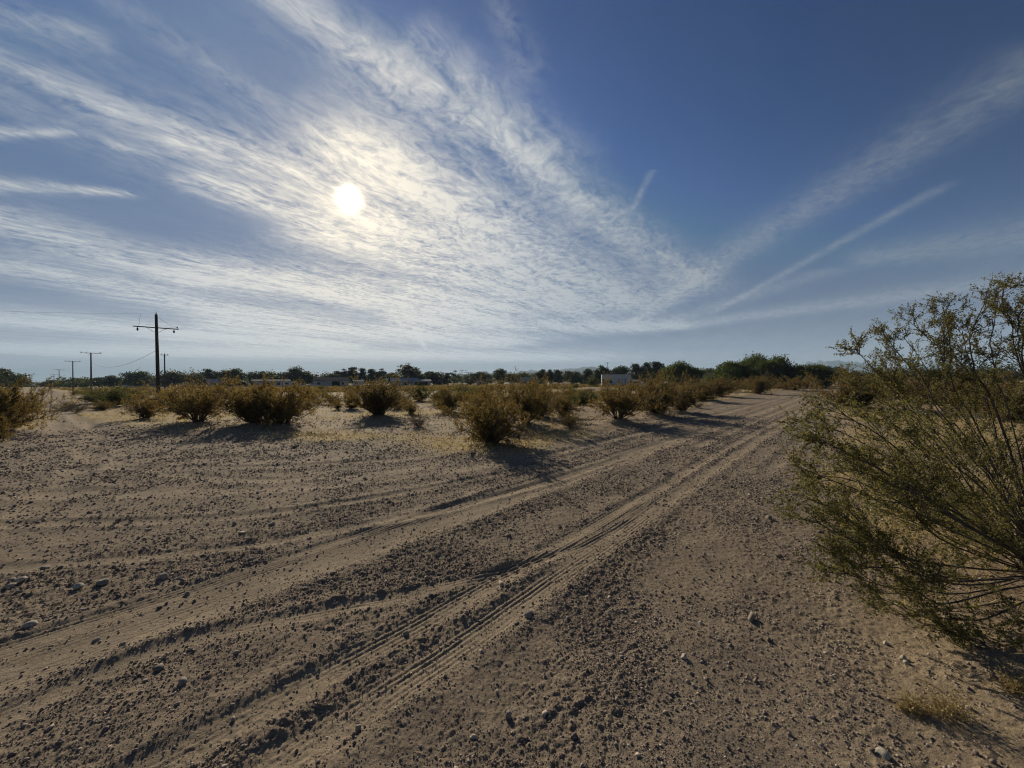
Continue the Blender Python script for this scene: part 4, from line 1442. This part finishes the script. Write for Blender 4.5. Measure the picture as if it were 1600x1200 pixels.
def trailer():
    Y = 112
    p = at(962.5, 600, Y); z = gz(p.x, Y)
    top = at(962, 585.2, Y).z - z
    e = empty("box_trailer", (p.x, Y, z), "large white box trailer with small dark windows behind dark posts", "trailer", None, -math.atan2(p.x, Y) * .6)
    w, d = 8.1, 2.6
    mb = MB(); mb.box(-w / 2, w / 2, -d / 2, d / 2, .62, top); mb.build("body", M_WHITE, e, .05)
    mb = MB(); mb.box(-w / 2 - .06, w / 2 + .06, -d / 2 - .06, d / 2 + .06, top + .003, top + .12); mb.build("roof", M_ROOFL, e)
    mb = MB()
    for k in range(1, 9):
        x = -w / 2 + k * w / 9
        mb.box(x - .025, x + .025, -d / 2 - .035, -d / 2 - .003, .66, top - .05)
    mb.build("side_ribs", M_OFFWHITE, e)
    opening(e, "window", -3.3, -2.4, 1.35, 1.95, -d / 2 - .03, M_GLASS, M_METAL)
    opening(e, "window", -1.9, -1.2, 1.35, 1.95, -d / 2 - .03, M_GLASS, M_METAL)
    for x in (-1.2, .1):
        for y in (-1.0, 1.0):
            mb = MB(); mb.tube([(x, y - .13, .38), (x, y + .13, .38)], .38, 14); wv = mb.build("wheel", M_TYRE, e)
            mb = MB(); mb.tube([(x, y - .14, .38), (x, y + .14, .38)], .2, 12); mb.build("rim", M_METAL, wv)
    mb = MB(); mb.box(-w / 2 + .2, w / 2 - .2, -.9, .9, .40, .617); mb.build("chassis", M_DARK, e)


trailer()


def caravan(px, Y, label, L=6.0, H=2.6):
    p = at(px, 600, Y); e = empty("caravan", (p.x, Y, gz(p.x, Y)), label, "caravan", None, -math.atan2(p.x, Y))
    pr = [(-L / 2, .5), (L / 2 - .2, .5), (L / 2, .9), (L / 2 - .1, H * .7), (L / 2 - .7, H), (-L / 2 + .5, H), (-L / 2 - .05, H * .75)]
    mb = MB(); mb.prism_y(pr, -1.2, 1.2); mb.build("body", M_WHITE, e, .04)
    opening(e, "window", -L * .36, -L * .14, 1.3, 1.95, -1.21, M_GLASS, M_METAL)
    opening(e, "window", L * .16, L * .34, 1.3, 1.95, -1.21, M_GLASS, M_METAL)
    opening(e, "door_or_shade_panel", -.4, .3, .6, 2.2, -1.21, M_OFFWHITE)
    mb = MB(); mb.box(-L / 2 + .02, L / 2 - .1, -1.225, -1.205, .85, 1.0); mb.build("stripe", M_ROOFD, e)
    for y in (-1.0, 1.0):
        mb = MB(); mb.tube([(.2, y - .11, .33), (.2, y + .11, .33)], .33, 14); mb.build("wheel", M_TYRE, e)


caravan(454, 166, "white caravan with dark windows parked at the right of the porch house", 5.4, 2.5)


def vehicle(px, Y, kind, label, paint, face=0.0, L=4.7):
    p = at(px, 600, Y)
    name = {"pickup": "pickup_truck", "car": "parked_car", "van": "van"}[kind]
    e = empty(name, (p.x, Y, gz(p.x, Y)), label, {"pickup": "pickup truck", "car": "car", "van": "van"}[kind], None, -math.atan2(p.x, Y) + face)
    h = L / 2
    if kind == "pickup":
        lower = [(-h, .45), (h, .45), (h + .05, .8), (h - .05, 1.0), (h - 1.25, 1.12), (-h, 1.12)]
        cab = [(-.75, 1.10), (h - 1.3, 1.10), (h - 2.0, 1.78), (-.55, 1.80)]; top = 1.8
        win = [[(-.42, 1.18), (.30, 1.18), (.30, 1.68), (-.36, 1.68)], [(.40, 1.18), (h - 1.52, 1.18), (h - 2.02, 1.66), (.40, 1.68)]]
    elif kind == "van":
        lower = [(-h, .4), (h, .4), (h + .05, .8), (h - .1, 1.15), (-h, 1.15)]
        cab = [(-h, 1.13), (h - .2, 1.13), (h - .75, 2.15), (-h + .1, 2.25)]; top = 2.25
        win = [[(h - 1.7, 1.25), (h - .45, 1.25), (h - .8, 1.9), (h - 1.7, 1.9)], [(-h + .5, 1.3), (h - 2.0, 1.3), (h - 2.0, 1.9), (-h + .5, 1.9)]]
    else:
        lower = [(-h, .4), (h, .4), (h + .05, .7), (h - .1, .86), (h - 1.1, .95), (-h + .5, .98), (-h, .85)]
        cab = [(-h + .35, .95), (h - 1.15, .94), (h - 1.95, 1.42), (-h + 1.1, 1.44)]; top = 1.44
        win = [[(-h + .95, 1.0), (-.12, 1.0), (-.12, 1.37), (-h + 1.3, 1.37)], [(0, 1.0), (h - 1.4, 1.0), (h - 1.95, 1.36), (0, 1.37)]]
    W = .88
    mb = MB(); mb.prism_y(lower, -W, W); mb.build("body", paint, e, .05)
    mb = MB(); mb.prism_y(cab, -W + .1, W - .1); mb.build("cabin", paint, e, .04)
    for s in (-1, 1):
        for q in win:
            mb = MB(); y = s * (W - .1); mb.prism_y(q, min(y, y + s * .015), max(y, y + s * .015)); mb.build("window", M_GLASS, e)
        for x in (-h + .85, h - .85):
            mb = MB(); y = s * (W - .1); mb.tube([(x, y - .12, .34), (x, y + .12, .34)], .34, 16); wv = mb.build("wheel", M_TYRE, e)
            mb = MB(); mb.tube([(x, y - .13, .34), (x, y + .13, .34)], .19, 12); mb.build("rim", M_METAL, wv)
        mb = MB(); mb.box(h - .02, h + .06, s * .62 - .16, s * .62 + .16, .68, .82); mb.build("headlight", M_OFFWHITE, e)
    mb = MB(); mb.box(-h - .1, -h + .06, -W + .05, W - .05, .42, .58); mb.build("rear_bumper", M_METAL, e)


vehicle(987.5, 118, "van", "white van parked at the right end of the white box trailer", M_WHITE, 2.9, 5.2)
vehicle(998, 108, "pickup", "white pickup truck parked right of the white van", M_WHITE, 3.0, 5.6)
vehicle(203, 190, "car", "pale car left of the long grey house beside the big pole", M_WHITE, .2)
vehicle(475, 170, "car", "white car nearest the caravan, between porch house and garage house", M_WHITE, .3)
vehicle(487, 168, "pickup", "white pickup truck at the left of the garage house", M_WHITE, .1, 5.2)


def fence_posts():
    e0 = at(974, 600, 96)
    e = empty("post_fence", (e0.x, e0.y, gz(e0.x, e0.y)), "row of dark wooden posts standing in front of the white box trailer", "fence")
    for px, top in ((942.5, 592), (948, 594), (967, 591.5), (971.5, 592.5), (976.5, 591.5), (985.5, 592), (1006.5, 592), (1014, 593), (1024, 594), (1034, 593), (1044, 594)):
        Y = 96 - (px - 974) * .12
        p = at(px, 600, Y); z = gz(p.x, Y); tz_ = at(px, top, Y).z
        mb = MB(); w = .11
        mb.poly([(p.x - e0.x + sx * w, Y - e0.y + sy * w, zz_) for zz_ in (-.1, tz_ - z) for sx, sy in ((-1, -1), (1, -1), (1, 1), (-1, 1))],
                [(0, 3, 2, 1), (4, 5, 6, 7), (0, 1, 5, 4), (1, 2, 6, 5), (2, 3, 7, 6), (3, 0, 4, 7)])
        mb.build("post", M_POST, e)


fence_posts()

# a thin pale marker stake right of the big pole
q = ground(265, 617)
mb = MB(); mb.tube([(0, 0, -.05), (.02, 0, .4), (.01, .01, .95)], .03, 6)
e = mb.build("marker_stake", M_OFFWHITE)
e.location = (q[0], q[1], gz(*q))
tag(e, "thin pale marker stake in the scrub just right of the big pole", "stake")


# ------------------------------------------------------------------ utility poles and wires
def pole(px, Y, top, label, arms=(), rad=.14, grey=False, name="utility_pole", lean=0.0, arm_dir=None, transformer=False, pin=True):
    p = at(px, 600, Y); z = gz(p.x, Y); H = at(px, top, Y).z - z
    ang = -math.atan2(p.x, Y) if arm_dir is None else arm_dir
    e = empty(name, (p.x, Y, z), label, "utility pole", "wooden utility poles", ang)
    m_ = M_POLEGREY if grey else M_POLE
    mb = MB(); mb.tube([(0, 0, -.2), (lean * .5, 0, H * .5), (lean, 0, H)], [rad * 1.15, rad, rad * .78], 10); mb.build("shaft", m_, e)
    for (zr, L, tilt, ins) in arms:
        zc = H - zr; x0 = lean * zc / H
        dz_ = L / 2 * math.tan(tilt)
        mb = MB(); yb = -rad - .055
        mb.poly([(x0 + sx * L / 2, yb + sy * .05, zc + sx * -dz_ + sz * .048) for sx in (-1, 1) for sy, sz in ((-1, -1), (1, -1), (1, 1), (-1, 1))],
                [(0, 1, 2, 3), (4, 7, 6, 5), (0, 4, 5, 1), (1, 5, 6, 2), (2, 6, 7, 3), (3, 7, 4, 0)])
        a = mb.build("crossarm", m_, e)
        mb = MB()
        for s in (-1, 1):
            mb.tube([(x0 + s * L * .22, yb - .02, zc - s * dz_ * .44 - .05), (x0 + s * .02, yb + .02, zc - .55)], .018, 5)
        mb.build("brace", M_METAL, e)
        for (xi, up) in ins:
            zi = zc - xi / (L / 2) * dz_
            mb = MB()
            if up:
                mb.tube([(x0 + xi, yb, zi + .05), (x0 + xi, yb, zi + .12), (x0 + xi, yb, zi + .16), (x0 + xi, yb, zi + .24), (x0 + xi, yb, zi + .28)], [.02, .025, .06, .05, .02], 8)
            else:
                mb.tube([(x0 + xi, yb, zi - .05), (x0 + xi, yb, zi - .14), (x0 + xi, yb, zi - .22), (x0 + xi, yb, zi - .36), (x0 + xi, yb, zi - .44)], [.02, .03, .08, .07, .03], 8)
            mb.build("insulator", M_DARK, e)
    if pin:
        mb = MB(); mb.tube([(lean, 0, H - .02), (lean, 0, H + .12), (lean, 0, H + .2)], [.03, .05, .03], 8); mb.build("pin", M_DARK, e)
    if transformer:
        mb = MB(); mb.tube([(-.42, 0, H - 1.75), (-.42, 0, H - 1.70), (-.42, 0, H - .85), (-.42, 0, H - .78)], [.2, .24, .24, .14], 12); mb.build("transformer", M_METAL, e)
    return p, z, H, ang


BIGY = 40.6
pB, zB, HB, aB = pole(247.5, BIGY, 491.5, "nearest and tallest dark pole with a tilted crossarm below its top",
                      [(1.40, 3.5, R(0.5), [(-1.42, False), (1.36, False), (1.62, True)])], .155, lean=-.12)
big = COL.objects["utility_pole"]
mb = MB(); mb.tube([(.05, -.1, HB - .25), (.35, -.12, HB - .6), (1.0, -.15, HB - 1.05), (1.58, -.2, HB - 1.2)], .012, 5); mb.build("jumper_wire", M_WIRE, big)
mb = MB(); mb.tube([(-1.42, -.2, HB - 1.3), (-1.36, -.2, HB - .7), (-1.3, -.2, HB - .1)], .010, 5); mb.build("jumper_wire", M_WIRE, big)
mb = MB(); mb.tube([(.0, -.17, HB - 2.9), (.0, -.19, HB - 2.2)], .03, 6); mb.build("conduit", M_METAL, big)
pS = pole(257.5, 84, 553.5, "thinner bare topped pole seen just right of the tallest dark pole", [(.18, 1.4, 0, [(-.5, True), (.5, True)])], .13, True)
row = [(142.5, 87.6, 551, "first crossarm pole beyond the tallest one, along the side track", .15, 2.9),
       (114, 117, 564, "second crossarm pole beyond the tallest one, along the side track", .14, 2.9),
       (92.5, 175, 577.3, "third crossarm pole beyond the tallest one, along the side track", .14, 2.9),
       (84.5, 250, 585, "fourth small crossarm pole beyond the tallest one, along the side track", .15, 2.9),
       (77, 340, 590, "farthest tiny crossarm pole along the side track", .16, 2.9)]
pr_ = []
for px, Y, top, lab, rad, L in row:
    pr_.append(pole(px, Y, top, lab, [(.12, 3.3, 0, [(-1.45, True), (-.7, True), (1.45, True)])], rad, True, pin=False))
pole(638, 150, 567, "pole with a short crossarm and transformer before the big dark pointed tree", [(.2, 2.2, 0, [(-.8, True), (.8, True)])], .14, True, transformer=True)
pole(722, 190, 578.2, "thin crossarm pole standing alone in the middle of the treeline", [(.2, 2.4, 0, [(-.9, True), (.9, True)])], .15, True)
pole(949, 190, 566.5, "thin pole above the treetops behind the white box trailer", [(.2, 2.4, 0, [(-.9, True), (.9, True)])], .14, True)
pole(1226.5, 112, 553.3, "pole with transformer rising beside the big mesquite", [(.2, 2.1, 0, [(-.8, True), (.8, True)])], .14, True, transformer=True)
pole(1384, 150, 566, "thin pole seen through the foreground creosote twigs", [(.2, 2.1, 0, [(-.8, True), (.8, True)])], .14, True)


def wire(a, b, sag, label, rad=.012):
    a, b = Vector(a), Vector(b)
    n = 24
    pts = []
    for k in range(n + 1):
        t = k / n
        q = a.lerp(b, t); q.z -= sag * 4 * t * (1 - t)
        pts.append(q - a)
    mb = MB(); mb.tube([tuple(q) for q in pts], rad, 5)
    o = mb.build("overhead_wire", M_WIRE)
    o.location = a
    tag(o, label, "wire", "overhead wires")


def topof(p, z, H, dx_=0.0, dz_=0.0, ang=0.0):
    return (p.x + math.cos(ang) * dx_, p.y + math.sin(ang) * dx_, z + H + dz_)


B0 = topof(pB, zB, HB, -.12, .15, aB)
# the pole line runs on past the viewer's left: next support lies outside the picture
nxt = (B0[0] + 62 * math.sin(R(-50.5)) * -1 + 2, B0[1] - 62 * math.cos(R(-50.5)), 9.2)
wire(B0, at(-260, 470, 30), .35, "thin wire running from the tallest dark pole out past the left edge", .007)
wire(topof(pB, zB, HB, 0, -3.6, aB), topof(*pr_[0][:3], 0, -2.1), 1.5, "sagging service wire from the tallest dark pole to the first crossarm pole", .016)
for k in range(len(pr_) - 1):
    a, b = pr_[k], pr_[k + 1]
    wire(topof(*a[:3], 1.4, .15, a[3]), topof(*b[:3], 1.4, .15, b[3]), .8, "faint wire strung between two crossarm poles of the side track", .008)

# ------------------------------------------------------------------ loose stones one can pick out
def stone_mesh(seed, m_):
    g = np.random.default_rng(seed)
    bm = bmesh.new(); bmesh.ops.create_icosphere(bm, subdivisions=3, radius=1)
    v = np.array([q.co[:] for q in bm.verts]); f = np.array([[q.index for q in t.verts] for t in bm.faces]); bm.free()
    for _ in range(14):                                     # flat broken faces
        n = unit(g.normal(0, 1, 3)); c = g.uniform(.62, .92)
        d = v @ n
        v = v - np.maximum(d - c, 0)[:, None] * n * .92
    v = v * (1 + .10 * fbm(v[:, 0] * 2 + 9, v[:, 1] * 2 + v[:, 2] * 1.7, 3, seed)[:, None])
    return mesh_np("stone", v, f, m_, False, {"tint": np.full(len(v), g.uniform(.25, .7))})


SM = {("g", k): stone_mesh(k, M_STONE) for k in range(5)}
SM.update({("p", k): stone_mesh(20 + k, M_PALE) for k in range(3)})
ST = [
    (560, 1140, 15, 22, "g", "upright grey stone beside the near wheel track at the bottom"),
    (794, 1118, 14, 16, "g", "brown stone on the rough strip right of the near wheel track"),
    (286, 1068, 20, 15, "g", "dark rounded stone alone on the clods at the lower left"),
    (634, 988, 14, 12, "g", "stone with its twin pebble just above the near wheel track"),
    (845, 939, 9, 9, "g", "small stone lying inside the ribbed wheel track"),
    (832, 942, 7, 7, "g", "smaller pebble left of the one inside the ribbed wheel track"),
    (255, 905, 18, 15, "g", "rounded stone at the right end of the left stone row"),
    (276, 906, 15, 8, "g", "flat stone right of the rounded one ending the left stone row"),
    (213, 903, 10, 10, "g", "small dark stone in the middle of the left stone row"),
    (160, 914, 22, 14, "g", "pointed grey stone in the left stone row"),
    (122, 920, 20, 12, "p", "pale faced stone in the left stone row"),
    (20, 908, 16, 11, "g", "dark stone left end of the left stone row, upper one"),
    (16, 918, 18, 9, "p", "pale stone at the left edge, below the dark one"),
    (34, 910, 18, 8, "p", "long pale stone second from the left edge"),
    (72, 887, 18, 11, "g", "dark lump above the left stone row"),
    (48, 981, 24, 10, "p", "pale flat stone on the smooth track at the far lower left"),
    (151, 996, 14, 8, "g", "dark chip stone on the smooth track at lower left"),
    (192, 1006, 13, 9, "g", "dark chip stone at the edge of the smooth track"),
    (293, 926, 11, 9, "g", "stone on the smooth track below the left stone row"),
    (370, 1022, 12, 12, "g", "dark stone in the shade of the long berm at lower left"),
    (425, 819, 14, 10, "g", "stone standing on the gravel in the middle of the clearing"),
    (392, 876, 12, 9, "g", "dark clod stone above the smooth track"),
    (1032, 854, 9, 8, "g", "dark stone right of the wheel tracks in mid picture"),
    (1412, 1030, 13, 11, "p", "larger whitish stone in front of the foreground creosote"),
    (1416, 1038, 12, 8, "p", "whitish stone touching the larger one before the creosote"),
    (1384, 1004, 11, 8, "p", "small whitish stone up and left of the whitish pair"),
    (1380, 1182, 24, 15, "p", "broad pale stone at the bottom right"),
    (1514, 1112, 14, 9, "p", "pale stone right of the dry weed tuft"),
    (1069, 1030, 14, 12, "p", "round whitish stone in the open gravel left of the creosote"),
    (155 + 940, 974, 10, 7, "p", "pale flat chip on the gravel right of the wheel tracks"),
    (914, 914, 6, 5, "p", "little pale pebble between the two ribbed tracks"),
    (1040, 742, 6, 5, "g", "distant dark stone on the far part of the road"),
    (888, 1092, 10, 9, "g", "dark stone in the lower middle of the rough strip"),
]
_sr = random.Random(3)
for k, (px, py, w, h, kd, lab) in enumerate(ST):
    x, y = ground(px, py)
    s = y / F
    o = bpy.data.objects.new("stone", SM[(kd, k % (5 if kd == "g" else 3))]); link(o)
    o.location = (x, y, gz(x, y) + h * s * .10)
    o.scale = (w * s * .38, w * s * .36, h * s * .46)
    o.rotation_euler = (_sr.uniform(-.2, .2), _sr.uniform(-.2, .2), _sr.uniform(0, 6.28))
    tag(o, lab, "stone", "loose stones on the dirt")


# a dry weed tuft and fallen twigs near the lower right corner
def weed(px, py, w, h, label, seed):
    x, y = ground(px, py); s = y / F
    pl = Plant(seed); r = pl.r
    for i in range(150):
        az = r.uniform(0, 6.28); ti = abs(r.normal(0, .75)) + .15
        p = np.array((r.normal(0, w * s * .22), r.normal(0, w * s * .10), 0))
        L = h * s * r.uniform(.5, 1.3)
        S = pl.limb(p, (math.cos(az) * math.sin(ti), math.sin(az) * math.sin(ti), math.cos(ti)), L, -.3, .2, 5)
        pl.tube(S, .0011, .0006, 3)
        pl.leaves(S[1:] + r.normal(0, .004, (4, 3)), .014, .35)
    st, fo = pl.meshes("weed", M_STRAW, M_STRAW)
    e = empty("dry_weed", (x, y, gz(x, y) - .003), label, "weed")
    part("stalks", st, e); part("leaves", fo, e)


weed(1480, 1122, 62, 38, "golden dry weed tuft on the ground at the lower right", 41)
weed(1425, 1112, 36, 22, "smaller dry weed tuft left of the golden one", 42)
weed(1590, 1085, 50, 34, "rusty dry weed tuft at the right edge below the creosote", 43)


def twig(pts, label, rad=.006):
    ps = [Vector((*ground(*p), 0)) for p in pts]
    for i, q_ in enumerate(ps):
        q_.z = gz(q_.x, q_.y) + rad + (.015 if 0 < i < len(ps) - 1 else 0)
    mb = MB(); mb.tube([tuple(q_ - ps[0]) for q_ in ps], [rad * (1 - .5 * i / len(ps)) for i in range(len(ps))], 6)
    o = mb.build("fallen_twig", M_STEM)
    o.location = ps[0]
    tag(o, label, "twig")


twig([(1580, 938), (1560, 948), (1520, 952), (1470, 950)], "pale curved twig lying under the foreground creosote")
twig([(890, 918), (900, 922), (912, 926)], "short pale twig lying beside the ribbed wheel track", .004)


# ------------------------------------------------------------------ mountains far beyond
def build_hills():
    prof = [(-200, 3), (30, 4), (66, 3), (110, 0), (600, 0), (690, 3), (730, 11), (770, 15), (800, 17), (835, 19), (850, 18), (885, 22), (905, 21), (930, 20), (965, 18), (1000, 15),
            (1100, 10), (1180, 14), (1215, 20), (1235, 24), (1258, 27), (1280, 29), (1300, 30), (1320, 28), (1360, 24), (1400, 21), (1440, 24), (1490, 26), (1540, 18), (1600, 14), (1800, 10)]
    px = np.array([a for a, _ in prof], float); el = np.array([b for _, b in prof], float)
    n, mrow = 520, 22
    xs = np.linspace(-200, 1800, n)
    e_ = np.interp(xs, px, el) + fbm(xs / 22, xs * 0, 5, 401) * 2.2
    e_ = np.maximum(e_, -1)
    vs = []
    for k in range(mrow):
        t = k / (mrow - 1)
        dist = 5200 + 3000 * t
        ridge = 1 - abs(2 * t - 1) ** 1.3
        gul = 1 + .45 * fbm(xs / 14 + t * 1.5, np.full(n, t * 6), 4, 411) * (1 - abs(2 * t - 1)) ** .4 * (0 if k == mrow // 2 else 1)
        X = (xs - 800) / F * dist
        H = (e_ / F) * 6400 * ridge * gul
        vs.append(np.stack((X, np.full(n, dist), H - 6), 1))
    v = np.concatenate(vs)
    i = (np.arange(mrow - 1) * n)[:, None]; j = np.arange(n - 1)[None, :]
    f = np.stack((i + j, i + j + 1, i + n + j + 1, i + n + j), -1).reshape(-1, 4)
    o = bpy.data.objects.new("mountains", mesh_np("mountains", v, f, M_HILL, True)); link(o)
    tag(o, kind="structure")


build_hills()

# ------------------------------------------------------------------ the air
HAZE = 1.6e-4


def build_haze():
    mt = bpy.data.materials.new("dry_air"); mt.use_nodes = True
    nt = mt.node_tree; nt.nodes.clear()
    out = nt.nodes.new("ShaderNodeOutputMaterial"); vol = nt.nodes.new("ShaderNodeVolumePrincipled")
    vol.inputs["Color"].default_value = (0.56, 0.79, 1.0, 1); vol.inputs["Density"].default_value = HAZE
    vol.inputs["Anisotropy"].default_value = 0.0
    nt.links.new(vol.outputs[0], out.inputs["Volume"])
    mb = MB(); mb.box(-14500, 14500, -9400, 9400, -12, 345)
    o = mb.build("haze", mt)
    o["kind"] = "stuff"


if HAZE > 0:
    build_haze()
